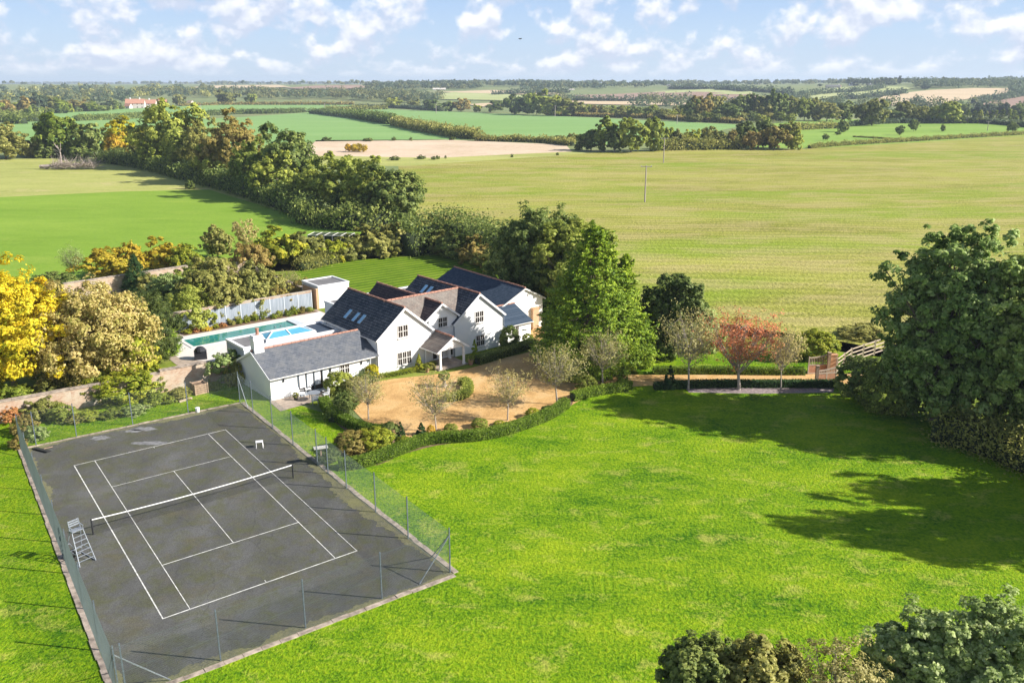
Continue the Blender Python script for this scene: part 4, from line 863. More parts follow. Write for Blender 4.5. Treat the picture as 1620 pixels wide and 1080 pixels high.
# ------------------------------------------------------------------ pool and yard
def hsheet(name, pts, mat, off, label, cat): return sheet(name, [tuple(HP(x, y).xy) for x, y in pts], M[mat], off, label, cat, world=True)
dk = hsheet('pool_terrace', [(-13.6,14.2),(-13.2,26.4),(7.4,26.4),(7.4,21.3),(5.9,21.3),(5.9,10.4),(0,10.4),(0,11),(-10.1,11),(-10.1,6.9),(-12.4,7.2)], 'patio', 0.03, 'brown paved yard beside the swimming pool', 'terrace')
hsheet('pool_surround', [(-12.6,16.8),(-12.4,25.0),(7.2,25.1),(7.2,21.4),(5.88,21.2),(5.88,12),(2,12),(0,14),(-10.3,14.2),(-11.4,15.4)], 'paving', 0.036, 'pale stone paving around the swimming pool', 'terrace')
pool = thing('swimming_pool', HP(-10.0,20.35), HANG, 'long green water swimming pool with pale stone coping', 'swimming pool')
PX0, PX1, PY0, PY1 = 0, 13.0, 0, 3.25
m = MB(); c = .38
m.box(PX0-c,PX1+c,PY0-c,PY0,.037,.09); m.box(PX0-c,PX1+c,PY1,PY1+c,.037,.09); m.box(PX0-c,PX0,PY0,PY1,.037,.09); m.box(PX1,PX1+c,PY0,PY1,.037,.09); m.build('coping', M['offwhite'], pool)
m = MB(); m.box(PX0+.001,PX1-.001,PY0+.001,PY1-.001,.0375,.044); m.build('water_surface', M['water'], pool)
m = MB(); m.box(PX1-.9,PX1-.02,.05,PY1-.05,.045,.16); m.build('cover_roller', M['render_grey'], pool)
m = MB()
for x in (9.2, 9.9): m.tube([(x,-.1,.05),(x,-.1,.5),(x,.15,.62),(x,.4,.3)], [.03]*4, 6)
m.build('pool_rail', M['galv'], pool)
# barbecue under its cover
bb = thing('barbecue', G(318,568), R(20), 'grey covered barbecue standing by the end of the pool', 'barbecue')
m = MB(); m.box(-.6,.6,-.35,.35,.04,.9); m.lathe((0,0,.9), [(.55,0),(.5,.2),(.3,.38),(.02,.42)], 12); m.build('cover', M['darkmetal'], bb)
# grey board fence in front of the old brick wall
yf = 26.75
fe = thing('board_fence', HP(-9.2, yf), HANG, 'grey painted board fence behind the swimming pool', 'fence')
n = 9; L = 16.2
for k in range(n):
    m = MB(); m.box(k*L/n+.05,(k+1)*L/n-.05,-.03,.03,.05,1.98+(.12 if k > 3 else 0)+(.05 if k % 2 else 0)); m.build('fence_panel', M['boards'], fe)
for k in range(n+1): m = MB(); m.box(k*L/n-.05,k*L/n+.05,-.06,.05,0,2.2); m.build('post', M['render_grey'], fe)
bw = MB()
bw.box(-10.2, 7.2, yf+.2, yf+.5, 0, 2.24); bw.box(-10.25, 7.25, yf+.16, yf+.54, 2.24, 2.32)
o = bw.build('brick_wall', M['brick']); o.location = HA; o.rotation_euler = (0,0,HANG); tag(o, 'old brick wall standing just behind the grey board fence', 'wall', 'old brick garden walls')
# shed
sh = thing('flat_roof_shed', HP(7.5, 26.5), HANG, 'small white flat roofed outbuilding with one brick side', 'shed')
m = MB(); m.box(.35,4.6,0,4.2,0,2.7); m.build('wall', M['render'], sh); m = MB(); m.box(0,.345,-.1,3.4,0,2.55); m.build('brick_wall', M['brick_red'], sh)
m = MB(); m.box(.5,4.4,.15,4.05,2.705,2.74); rs_ = m.build('roof', M['lead'], sh)
m = MB(); m.box(.3,4.65,-.05,.2,2.702,2.86); m.box(.3,4.65,4.0,4.25,2.702,2.86); m.box(.3,.52,.2,4.0,2.702,2.86); m.box(4.42,4.65,.2,4.0,2.702,2.86); m.build('coping', M['white'], rs_)
# old brick walls of the kitchen garden
def brick_wall(a, b, h, label, th=.38, name='brick_wall', mat='brick', z2=None):
    L = (b-a).length; t = thing(name, a, math.atan2((b-a).y, (b-a).x), label, 'wall', 'old brick garden walls'); m = MB(); n = max(2, int(L/1.3)); rnd = random.Random(int(L*10))
    for k in range(n): m.box(L*k/n+.0005,L*(k+1)/n-.0005,0,th,0,h+rnd.uniform(-.03,.03))
    m.build('wall', M[mat], t)
    m = MB(); 
    for k in range(n): m.box(L*k/n,L*(k+1)/n-.02,-.05,th+.05,h+.035,h+.12+rnd.uniform(0,.03))
    m.build('coping', M['kerb'], t); return t
brick_wall(G(-40,678), G(116,648), 1.75, 'weathered brick wall at the left edge behind kitchen garden shrubs')
brick_wall(G(116,648), G(257,621), 1.75, 'brick wall section mostly covered by a leafy climber')
brick_wall(G(257,621), G(330,606), 1.95, 'sunlit brick wall section behind the wooden compost bin')
brick_wall(G(333,604), G(390,596), 1.35, 'shaded low brick wall joining the house')
brick_wall(G(105,478), G(300,447), 2.3, 'pale brick wall between garden trees and mown field')
brick_wall(G(395,437), G(505,486), 1.5, 'shaded brick wall running towards the white outbuilding')
brick_wall(G(300,447), G(395,437), 2.0, 'brick wall behind the large climbing shrubs')
# compost bin
cb = thing('compost_bin', G(316,621), R(40), 'slatted wooden compost bin against the brick wall', 'compost bin')
m = MB()
for k in range(5):
    z = .03+k*.19; m.box(-.55,.55,-.55,-.51,z,z+.15); m.box(-.55,.55,.51,.55,z,z+.15); m.box(-.55,-.51,-.5,.5,z,z+.15); m.box(.51,.55,-.5,.5,z,z+.15)
m.build('slats', M['timber'], cb); m = MB(); m.box(-.5,.5,-.5,.5,.02,.8); m.build('compost', M['soil'], cb)
for x, y in ((-.56,-.56),(.56,-.56),(-.56,.56),(.56,.56)): m = MB(); m.box(x-.04,x+.04,y-.04,y+.04,0,1.02); m.build('post', M['timber'], cb)
# raised beds in the kitchen garden
for a, b, lab in (((192,653),(236,645),'low pale board edging the left vegetable bed'),((284,637),(304,631),'low pale board edging the right vegetable bed'),((120,668),(160,660),'short pale board by the leafy bed')):
    p, q = G(*a), G(*b); m = MB(); m.bar(p+Vector((0,0,.1)), q+Vector((0,0,.1)), .06, .2); tag(m.build('bed_board', M['timber_pale']), lab, 'garden edging', 'boards edging the vegetable beds')
# patio + furniture
hsheet('patio', [(-11.1,-.05),(-11.4,-2.85),(-8.6,-2.65),(-5.6,-1.35),(-5.4,-.05)], 'patio', 0.04, 'weathered paved patio by the glazed doors', 'patio')
tb = thing('garden_table', G(497,633), R(30), 'round grey garden table on the patio', 'table')
m = MB(); m.lathe((0,0,.70), [(.55,0),(.57,.015),(.57,.035),(.55,.04)], 20); m.build('tabletop', M['galv'], tb)
for k in range(4): a = math.pi/4+k*math.pi/2; m = MB(); m.bar((.4*math.cos(a),.4*math.sin(a),.70),(.45*math.cos(a),.45*math.sin(a),.04),.04); m.build('leg', M['galv'], tb)
def garden_chair(p, rz, label, mat='white'):
    t = thing('garden_chair', p, rz, label, 'chair', 'garden chairs round the patio table')
    m = MB(); m.box(-.25,.25,-.25,.25,.42,.46); m.build('seat', M[mat], t); m = MB()
    for k in range(4): m.box(-.24,.24,.24+.015*k,.27+.015*k,.52+k*.11,.59+k*.11)
    m.build('backrest', M[mat], t)
    for x, y in ((-.22,-.22),(.22,-.22),(-.22,.22),(.22,.22)): m = MB(); m.bar((x,y,.43),(x*1.1,y*1.1,.04),.035); m.build('leg', M[mat], t)
    for x in (-.25,.25): m = MB(); m.bar((x,.22,.42),(x*1.0,.30,.95),.035); m.bar((x,-.22,.65),(x,.25,.65),.05,.03); m.build('arm_frame', M[mat], t)
garden_chair(G(478,629), R(100), 'leftmost pale garden chair on the patio')
garden_chair(G(516,630), R(-60), 'rightmost pale garden chair on the patio')
garden_chair(G(499,640), R(200), 'garden chair with its back to the lawn, nearest the tennis court', 'galv')
garden_chair(G(488,622), R(20), 'garden chair nearest the glazed doors')
def pot(p, r, h, mat, label, leafm=None, name='plant_pot', lh=.4):
    t = thing(name, p, 0, label, 'plant pot', 'pots around the house'); m = MB(); m.lathe((0,0,.03), [(r*.7,0),(r,h),(r*1.1,h),(r*1.1,h+.06),(r*.9,h+.06)], 14); m.build('pot', M[mat], t)
    if leafm:
        V, Fq = leaf_ball(Vector((0,0,h+lh*.6)), r*1.3, lh, 160, .07, 3); link('foliage', mesh_np('foliage', V, Fq, LF[leafm]), t)
    return t
# small things on the court
st = thing('court_bench', G(411,708), R(15), 'small white bench standing on the court by the net end', 'bench')
m = MB(); m.box(-.27,.27,-.2,.2,.5,.54); m.build('seat', M['white'], st)
for x, y in ((-.23,-.14),(.23,-.14),(-.23,.14),(.23,.14)): m = MB(); m.bar((x,y,.5),(x*1.1,y*1.3,.035),.04); m.build('leg', M['white'], st)
bk = thing('bucket', G(313,652), 0, 'small white bucket at the far edge of the court', 'bucket'); m = MB(); m.lathe((0,0,.035), [(.14,0),(.19,.36),(.2,.38),(.17,.38)], 14); m.build('body', M['white'], bk)
m = MB(); m.tube([(-.18,0,.38),(-.1,0,.5),(.1,0,.5),(.18,0,.38)], [.01]*4, 5); m.build('handle', M['galv'], bk)
dm = thing('drag_mat', G(66,713), R(-25), 'dark wedge shaped court scraper by the far left corner', 'court tool'); m = MB(); m.slab([(-.8,-.18,.16),(.8,-.18,.16),(.8,.2,.09),(-.8,.2,.09)], .05); m.build('blade', M['netblack'], dm); m = MB(); m.bar((0,.2,.1),(.2,.8,.08),.04); m.build('handle', M['timber'], dm)
bt = thing('bird_table', G(509,733), R(20), 'pale bird table on a post beside the court fence', 'bird table')
m = MB(); m.bar((0,0,0),(0,0,1.25),.09); m.build('post', M['timber'], bt); m = MB(); m.box(-.5,.5,-.22,.22,1.25,1.31); m.box(-.5,.5,-.24,-.221,1.25,1.4); m.build('tray', M['offwhite'], bt)
# umpire chair
def umpire():
    p = G(128,886); t = thing('umpire_chair', p, R(55), 'tall grey metal umpire chair beside the net post', 'umpire chair')
    T = 1.95
    for x in (-.32,.32):
        m = MB(); m.tube([(x*1.5,-.75,.04),(x,-.12,T)], [.032,.028], 6); m.build('leg', M['galv'], t)
        m = MB(); m.tube([(x*1.5,.75,.04),(x,.12,T)], [.032,.028], 6); m.build('leg', M['galv'], t)
        m = MB(); m.tube([(x,.12,T),(x*.95,.2,T+.62)], [.026,.024], 6); m.build('back_post', M['galv'], t)
        m = MB(); m.bar((x,-.2,T+.25),(x,.2,T+.28),.05,.03); m.tube([(x,-.15,T),(x,-.15,T+.25)], [.02,.02], 5); m.build('armrest', M['galv'], t)
    m = MB()
    for k in range(6): z = .3+k*.27; f = z/T; x = .48-(.48-.32)*f; y = -(.75-(.63)*f); m.bar((-x,y,z),(x,y,z),.05,.03)
    m.build('rungs', M['galv'], t)
    m = MB()
    for z in (.06,.5): f = z/T; x = .48-.16*f; y = .75-.63*f; m.bar((-x,y,z),(x,y,z),.045); 
    for sx in (-1,1): m.bar((sx*.475,-.73,.07),(sx*.475,.73,.07),.045); m.bar((sx*.43,-.52,.7),(sx*.43,.52,.7),.03)
    m.build('cross_bar', M['galv'], t)
    m = MB(); m.box(-.33,.33,-.2,.22,T,T+.05); m.build('seat', M['galv'], t)
    m = MB(); 
    for k in range(3): m.box(-.3,.3,.15+.02*k,.19+.02*k,T+.25+k*.13,T+.33+k*.13)
    m.build('backrest', M['galv'], t)
umpire()
sc_ = thing('scarifier_wheel', G(113,882), R(50), 'black round roller beside the umpire chair', 'court roller'); m = MB(); m.tube([(-.3,0,.27),(.3,0,.27)], [.24,.24], 16); m.build('drum', M['netblack'], sc_); m = MB(); m.tube([(-.34,0,.27),(-.25,.6,.6),(.25,.6,.6),(.34,0,.27)], [.02]*4, 5); m.build('handle', M['galv'], sc_)
# gates and post-and-rail fence at the drive entrance
def leafgate(p, q, h, label):
    L = (q-p).length; t = thing('timber_gate', p, math.atan2((q-p).y,(q-p).x), label, 'gate', 'pair of open drive gates')
    m = MB(); m.box(.08,L-.08,-.03,.03,.15,.9); m.build('panel', M['timber_red'], t)
    m = MB(); m.box(0,.1,-.05,.05,.05,h*1.0); m.box(L-.1,L,-.05,.05,.05,h*1.25); m.box(.1,L-.1,-.045,.045,.05,.17); m.box(.1,L-.1,-.045,.045,.88,.98)
    n = 8
    for k in range(n): a, b = k/n, (k+1)/n; f = lambda s: h-.12+.30*s*s; m.bar((.05+a*(L-.1),0,f(a)),(.05+b*(L-.1),0,f(b)),.09,.1)
    m.box(L/2-.05,L/2+.05,-.045,.045,.17,.88)
    m.build('frame', M['timber_pale'], t); m = MB()
    for k in range(1,11): s = k/11; x = .08+s*(L-.16); m.box(x-.025,x+.025,-.02,.02,.98,h-.12+.30*s*s)
    m.build('spindles', M['timber_pale'], t); return t
leafgate(G(1277,592), G(1308,591), 1.75, 'far open drive gate with solid red brown lower panels')
leafgate(G(1291,606), G(1322,604), 1.3, 'near open drive gate partly hidden by the laurel hedge')
for g_, l_ in ((G(1309,592),'tall dark gate post between the two drive gates'),(G(1291,607),'short dark gate post at the edge of the drive')):
    m = MB(); m.box(-.13,.13,-.13,.13,0,2.1 if g_.y > 78 else 1.7); m.box(-.16,.16,-.16,.16,2.1 if g_.y > 78 else 1.7,2.18 if g_.y > 78 else 1.78); o = m.build('gate_post', M['timber']); o.location = g_; tag(o, l_, 'gate post')
m = MB(); m.box(0,.62,-.2,.2,0,1.8); m.box(-.04,.66,-.24,.24,1.8,1.9); o = m.build('brick_gate_pier', M['brick_red']); o.location = G(1311,590); tag(o, 'red brick pier beside the drive gates', 'gate pier')
def rail_fence(pts, label, h=1.25, rails=4, sp=1.9):
    t = thing('rail_fence', pts[0], 0, label, 'fence'); o = pts[0]; m = MB(); pts = [p-o for p in pts]; k = 0
    for a, b in zip(pts, pts[1:]):
        L = (b-a).length; n = max(1, round(L/sp))
        for i in range(n):
            p, q = a.lerp(b, i/n), a.lerp(b, (i+1)/n); pm = MB(); pm.box(-.08,.08,-.08,.08,0,h+.1); ob = pm.build('post', M['timber_pale'], t); ob.location = p
            for r_ in range(rails): z = .25+r_*(h-.25)/(rails-1); m.bar(p+Vector((0,0,z)), q+Vector((0,0,z)), .05, .11)
    m.build('rails', M['timber_pale'], t)
rail_fence([G(1322,592), G(1345,575), G(1400,556)], 'pale post and rail fence climbing right from the drive gates', 1.5)
# telegraph poles
for px, base, top, lab in ((1020,320,262,'nearest wooden electricity pole standing in the stubble field'),(1049.5,258,218,'second wooden pole farther back in the stubble field'),(878,185,167,'distant pole at the far edge of the crop field before the oaks'),(690,180,163,'distant pole by the oaks left of centre'),(1071,196,182,'distant pole right of the copse'),(1346,192,180,'thin distant pole behind the right pasture'),(1562,207,192,'thin distant pole in the right pasture'),(319,184,166,'thin distant pole in the far left green field'),(514,178,164,'thin distant pole at the bend of the far hedge')):
    p = G(px, base); h = height_to(p, top); t = thing('utility_pole', p, 0, lab, 'utility pole', 'utility poles across the fields'); r_ = max(.15, p.y*.00035)
    m = MB(); m.tube([(0,0,0),(0,0,h)], [r_*1.15,r_*.85], 8); m.build('pole', M['pole'], t)
    m = MB(); m.bar((-1.3,0,h-.25),(1.3,0,h-.25), .14, .16); m.build('crossarm', M['pole'], t)
    for x in (-1.15,0,1.15): m = MB(); m.lathe((x,0,h-.17), [(.05,0),(.09,.08),(.05,.22)], 8); m.build('insulator', M['render_grey'], t)
# distant houses
def cottage(p, w_, d_, eave, rz_, ridge_h, label, roofm='pantile', wallm='cream', chim=2, wins=4, name='cottage'):
    t = thing(name, p, rz_, label, 'house', 'distant houses'); m = MB(); x0, x1 = -w_/2, w_/2
    pr = [(0,0),(d_,0),(d_,eave),(d_/2,ridge_h),(0,eave)]; vs = [(x0,a,b) for a,b in pr]+[(x1,a,b) for a,b in pr]
    m.add(vs, [(0,1,2,3,4),(9,8,7,6,5)]+[(i,i+5,(i+1)%5+5,(i+1)%5) for i in range(5)]); m.build('wall', M[wallm], t)
    m = MB(); e = .4; s = (ridge_h-eave)/(d_/2); m.slab([(x0-e,-e,eave-e*s+.2),(x1+e,-e,eave-e*s+.2),(x1+e,d_/2,ridge_h+.2),(x0-e,d_/2,ridge_h+.2)], .2); m.slab([(x0-e,d_/2,ridge_h+.2),(x1+e,d_/2,ridge_h+.2),(x1+e,d_+e,eave-e*s+.2),(x0-e,d_+e,eave-e*s+.2)], .2)
    r = m.build('roof', M[roofm], t)
    for k in range(chim): x = x0+w_*(k+.5)/chim; c = MB(); c.box(x-.7,x+.7,d_/2-.5,d_/2+.5,ridge_h-.5,ridge_h+1.8); c.build('chimney', M['render'], r)
    for k in range(wins):
        x = x0+w_*(k+.5)/wins
        for z in ((1.0,2.2),(eave-1.5,eave-.4)) if eave > 4 else ((1.0,2.2),):
            f = MB(); f.box(x-.7,x+.7,-.06,0.0,*z); f.build('window', M['pane'], t)
    return t
def cot(px, base, top, wpx, rz_, label, **k):
    p = G(px, base); h = height_to(p, top); cottage(p, width_of(p, wpx), h*.9, h*.55, rz_, h, label, **k)
cot(214,172,157,28,R(12),'left half of the pair of red roofed brick houses by the village', chim=2, wins=4)
cot(236,171,158,20,R(8),'right half of the pair of red roofed houses by the village', chim=1, wins=3)
cot(201,173,164,10,R(-20),'small brick outhouse left of the red roofed pair', chim=0, wins=1)
cot(259,168,158,12,R(30),'small pink cottage right of the red roofed pair', chim=1, wins=2)
cot(299,166,159,10,R(-30),'lone pale gabled barn right of the village', chim=0, wins=1, roofm='straw')
cot(161,157,147,9,R(10),'white house half hidden in the village trees', chim=1, wins=2, wallm='render')
cot(150,156,150,7,R(10),'pale house left of the white one among the trees', chim=1, wins=2, wallm='render')
cot(695,143,139.5,20,R(5),'long pale farm building in the middle distance', chim=0, wins=3, roofm='cream')
cot(1318,140,134.5,22,R(-8),'long grey roofed barn on the right hillside farm', chim=0, wins=3, roofm='lead')
cot(1328,139,134.5,6,R(20),'small red farmhouse beside the hillside barn', chim=1, wins=2)
cot(1348,136,132,8,R(10),'white cottage left of the poplar row on the ridge', chim=1, wins=2, roofm='lead', wallm='render')
cot(1377,136,133,9,R(-6),'pale cottage under the ridge poplars', chim=1, wins=2, roofm='lead', wallm='render')
cot(880,144,141.5,10,R(0),'small green roofed shed below the far wood', chim=0, wins=1, roofm='palegreen')
cot(904,143,141,9,R(0),'small pale barn below the far wood', chim=0, wins=1, roofm='cream')
cot(1040,131,128.5,8,R(5),'tiny pale house inside the far ridge wood', chim=0, wins=2, wallm='render')
cot(1061,137,134,12,R(0),'tiny grey barn beside the far ridge wood', chim=0, wins=2, roofm='lead')
cot(1198,134,132.5,12,R(0),'thin pale shed on the skyline wood edge', chim=0, wins=2, roofm='cream')
# bird in the sky
bd = thing('bird', Vector((0.83, 92, CAM_H+4.24)), R(30), 'small dark bird flying alone in the sky', 'bird')
m = MB(); m.tube([(-.16,0,0),(-.05,0,.01),(.08,0,.02),(.17,0,.02)], [.01,.045,.05,.012], 6); m.build('body', M['darkmetal'], bd)
for s_ in (-1,1): m = MB(); m.add([(-.06,0,.03),(.08,0,.03),(.03,s_*.22,.09),(-.04,s_*.38,.05),(-.06,0,.02),(.08,0,.02),(.03,s_*.22,.08),(-.04,s_*.38,.04)], [(0,1,2,3),(7,6,5,4),(0,4,5,1),(1,5,6,2),(2,6,7,3),(3,7,4,0)]); m.build('wing', M['darkmetal'], bd)
# ------------------------------------------------------------------ planting, far to near
# woods on the skyline and slopes, read as masses
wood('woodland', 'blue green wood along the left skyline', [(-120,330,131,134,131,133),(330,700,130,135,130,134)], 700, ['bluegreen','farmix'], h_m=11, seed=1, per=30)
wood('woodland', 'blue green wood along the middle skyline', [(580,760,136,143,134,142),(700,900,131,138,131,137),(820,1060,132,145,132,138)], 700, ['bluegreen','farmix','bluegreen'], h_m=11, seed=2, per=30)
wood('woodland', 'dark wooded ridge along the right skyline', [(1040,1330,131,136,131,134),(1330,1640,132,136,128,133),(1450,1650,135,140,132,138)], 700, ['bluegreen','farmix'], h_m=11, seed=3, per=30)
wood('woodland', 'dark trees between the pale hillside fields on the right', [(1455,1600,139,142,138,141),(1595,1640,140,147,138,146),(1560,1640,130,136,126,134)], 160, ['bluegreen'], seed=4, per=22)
wood('woodland', 'broad mixed wood behind the village on the left', [(-80,200,144,168,144,164),(60,330,142,160,142,156),(200,420,146,158,146,154)], 420, ['farmix','bluegreen','olive','bluegreen'], seed=5, leafs=2.2, per=44, h_m=12)
wood('woodland', 'dense even wood above the far hedge left of centre', [(398,560,150,158,150,158),(560,660,150,160,150,164)], 330, ['farmix','bluegreen','farmix'], seed=6, leafs=2.0, per=44, h_m=12)
wood('woodland', 'lower wood behind the middle oaks', [(640,700,156,164,156,164),(800,900,160,168,160,168)], 70, ['bluegreen','farmix'], seed=7, leafs=1.8, per=44)
wood('woodland', 'dark trees hiding the foot of the middle hills', [(1000,1100,167,173,165,172),(1100,1330,166,178,166,178),(1300,1480,172,180,172,180),(1470,1640,176,184,178,186)], 150, ['bluegreen','farmix','bluegreen'], seed=8, leafs=1.8, per=46)
# trees one can tell apart, far belts
VG = 'of the trees before the village at the far left'
belt(-20, 195, [(0,182),(100,180),(200,173)], [(0,160),(60,152),(120,158),(195,160)], 26, ['bluegreen','olive','dark','brown','ltgreen','green'], VG, seed=11, jit=3)
belt(0, 190, [(0,186),(190,176)], [(0,173),(190,166)], 18, ['dark','olive','ltgreen','green'], 'of the low bushes edging the far left green field', seed=12, shape='shrub', name='bush', cat='bush')
for x, b, t, w_, mt, lab in ((204,167,156,12,'yellow','small yellow tree left of the red roofed houses'),(255,165,155,14,'gold','small orange yellow tree right of the red roofed houses'),(285,168,150,20,'olive','brownish tree behind the lone gabled barn'),(357,166,144,38,'olive','tall rounded olive tree beside the far hedge left of centre'),(398,166,147,20,'green','narrow green tree right of the tall rounded olive one'),(145,172,158,14,'ltgreen','bright yellow green bush before the village trees')):
    P(x, b, t, w_, 'round', mt, 'broadleaf_tree', lab)
hedge([(285,170),(350,168),(450,167),(560,167)], 6, 3.2, 'brown', 'hedge', 'long brownish hedge under the far wood', 1.1, hwob=.08, wob=.2, seed=21)
hedge([(318,184),(370,181),(430,180),(483,178)], 4.5, 4.2, 'dark', 'hedge', 'dark clipped hedge between the two left crop fields', .7, hwob=.08, wob=.15, seed=22)
hedge([(120,192),(180,190),(240,186)], 4.5, 4.0, 'dark', 'hedge', 'dark hedge section left of the big green tree', .7, hwob=.08, wob=.15, seed=23)
hedge([(-40,192),(0,193),(60,193)], 8, 5.0, 'dark', 'hedge', 'dark hedge at the far left edge', .8, hwob=.15, wob=.2, seed=24)
hedge([(8,200),(40,199)], 7, 4.5, 'dark', 'hedge', 'short dark hedge clump in the far left field', .7, hwob=.15, wob=.2, seed=25)
hedge([(492,181),(515,182),(538,185)], 7, 5.0, 'dark', 'hedge', 'short dark hedge at the corner of the crop fields', .8, hwob=.12, wob=.2, seed=26)
hedge([(541,185),(580,190),(622,197)], 6, 5.0, 'dark', 'hedge', 'upper part of the diagonal hedge between the crop fields', .7, hwob=.14, wob=.2, seed=27)
hedge([(624,198),(667,207),(722,217),(760,221)], 5, 4.3, 'olive', 'hedge', 'lower part of the diagonal hedge between the crop fields', .55, hwob=.18, wob=.2, seed=28)
hedge([(752,223),(800,224),(860,226),(905,231)], 3, 2.2, 'olive', 'hedge', 'low hedge beyond the tan strip', .45, hwob=.15, wob=.2, seed=29)
hedge([(515,176),(560,175),(612,174)], 7, 4.0, 'olive', 'hedge', 'pale mixed hedge at the head of the crop field', .9, hwob=.15, wob=.2, seed=30)
hedge([(560,171),(620,171),(700,176)], 6, 3.0, 'bluegreen', 'hedge', 'dark low hedge under the middle oaks', .9, hwob=.15, wob=.2, seed=31)
hedge([(865,183),(930,185),(1000,187),(1100,192),(1175,196)], 4, 2.8, 'brown', 'hedge', 'brown clipped hedge along the far side of the crop field', .8, hwob=.05, seed=32)
hedge([(1280,235),(1340,230),(1440,224),(1520,219),(1640,212)], 1.8, 1.3, 'olive', 'hedge', 'low ragged hedge along the top of the stubble field', .3, hwob=.25, wob=.3, seed=33)
hedge([(1262,206),(1300,204),(1335,203)], 4, 2.6, 'olive', 'hedge', 'hedge crossing the right pasture', .6, hwob=.15, wob=.2, seed=34)
hedge([(1335,201),(1380,197),(1420,196)], 3, 2.2, 'bluegreen', 'hedge', 'dark hedge behind the leaning pasture tree', .6, hwob=.15, wob=.2, seed=35)
hedge([(1425,197),(1500,197),(1560,199),(1640,203)], 4, 2.8, 'bluegreen', 'hedge', 'dark hedge under the poplar row', .8, hwob=.05, seed=36)
hedge([(1350,217),(1400,220),(1430,223)], .6, .6, 'olive', 'fence_line', 'thin dark ditch line in the right pasture', .25, seed=37, cat='hedge')
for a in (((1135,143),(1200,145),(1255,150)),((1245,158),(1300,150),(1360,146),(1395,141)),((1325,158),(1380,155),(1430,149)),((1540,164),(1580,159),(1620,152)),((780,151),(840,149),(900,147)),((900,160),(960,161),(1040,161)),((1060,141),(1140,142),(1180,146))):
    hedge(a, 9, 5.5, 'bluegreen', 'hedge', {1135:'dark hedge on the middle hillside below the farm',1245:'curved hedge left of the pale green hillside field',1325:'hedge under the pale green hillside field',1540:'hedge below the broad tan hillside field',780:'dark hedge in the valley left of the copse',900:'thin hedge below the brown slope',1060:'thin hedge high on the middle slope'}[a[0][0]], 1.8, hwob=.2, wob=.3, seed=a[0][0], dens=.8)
for i, (x, b, t, w_, mt, lab) in enumerate(((621,171,155,28,'green','bright rounded green tree above the diagonal hedge'),(657,172,158,22,'olive','small olive tree left of the middle oaks'),(685,176,156,32,'dark','first dark oak on the far edge of the crop field'),(712,177,159,24,'dark','second dark oak, narrow, on the far edge of the crop field'),(733,177,156,30,'brown','brownish dark oak in the middle of the far oak row'),(754,178,166,16,'yelgreen','small yellowish tree between two dark oaks'),(784,178,157,34,'dark','last dark oak before the big dark clump'))):
    P(x, b, t, w_, 'round', mt, 'oak_tree', lab)
belt(812, 900, [(812,182),(900,184)], [(812,152),(830,149),(870,152),(905,158)], 40, ['dark','green','olive','dark'], 'of the big dark trees clumped behind the crop field', 'oak_tree', seed=41, step=.5)
belt(905, 1110, [(905,183),(1110,191)], [(905,166),(990,168),(1110,172)], 24, ['olive','green','ltgreen','dark','brown'], 'of the small mixed trees right of the dark clump', seed=42, step=.55)
belt(1095, 1262, [(1095,192),(1262,192)], [(1095,160),(1125,150),(1160,160),(1190,149),(1240,152),(1262,160)], 40, ['dark','green','olive','dark','brown'], 'of the tall trees behind the orange tinted copse', 'oak_tree', seed=43, step=.5)
belt(1100, 1262, [(1100,194),(1262,194)], [(1100,178),(1262,178)], 26, ['green','olive','dark','ltgreen'], 'of the lower trees before the tall ones behind the copse', seed=44, step=.7)
belt(1272, 1350, [(1272,192),(1350,192)], [(1272,160),(1350,158)], 36, ['olive','dark','green','brown'], 'of the trees behind the right pasture left of the leaning tree', seed=45, step=.6)
P(1379,199,155,52,'round','olive','oak_tree','big brownish tree leaning over the hedge in the right pasture')
belt(1405, 1500, [(1405,194),(1500,196)], [(1405,172),(1430,160),(1460,166),(1500,164)], 36, ['olive','dark','dark','green'], 'of the mixed trees left of the poplar row', seed=46, step=.6)
belt(1493, 1640, [(1493,197),(1640,202)], [(1493,180),(1520,174),(1640,173)], 9, ['green','ltgreen','dark'], 'poplar of the row behind the right pasture', 'poplar_tree', seed=47, shape='poplar', step=1.0, jit=.6, topjit=.1)
belt(1500, 1640, [(1500,186),(1640,190)], [(1500,163),(1560,160),(1640,172)], 26, ['bluegreen','dark'], 'of the dark trees rising behind the poplar row', seed=48, step=.8)
belt(1342, 1424, [(1342,136),(1424,134.5)], [(1342,126),(1424,121)], 7, ['bluegreen'], 'tall thin poplar on the right skyline', 'poplar_tree', seed=49, shape='poplar', step=1.05, jit=.2, topjit=.25)
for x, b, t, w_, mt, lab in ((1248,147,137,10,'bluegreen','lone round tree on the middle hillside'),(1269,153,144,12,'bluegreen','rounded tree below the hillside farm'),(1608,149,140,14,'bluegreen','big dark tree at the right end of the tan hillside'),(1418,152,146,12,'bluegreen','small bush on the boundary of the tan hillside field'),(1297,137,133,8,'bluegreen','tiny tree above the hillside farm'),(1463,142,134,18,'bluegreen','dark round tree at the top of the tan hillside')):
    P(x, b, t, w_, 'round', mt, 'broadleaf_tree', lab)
for x, b, t, w_, lab in ((1333,209,190,19,'lone round tree left of the leaning tree in the right pasture'),(1306,222.5,211,10,'small dark tree low in the left part of the pasture'),(1326,213.5,208,10,'tiny dark bush under the lone pasture tree'),(1423,214,198,14,'small dark tree in the middle of the pasture'),(1445,208,189,15,'round dark tree right of the small pasture tree'),(1491.5,208,197,8,'slim dark tree with pale guard in the pasture'),(1601,210,192,17,'spreading tree at the right end of the pasture')):
    P(x, b, t, w_, 'round', 'dark', 'broadleaf_tree', lab, group='lone trees in the right pasture')
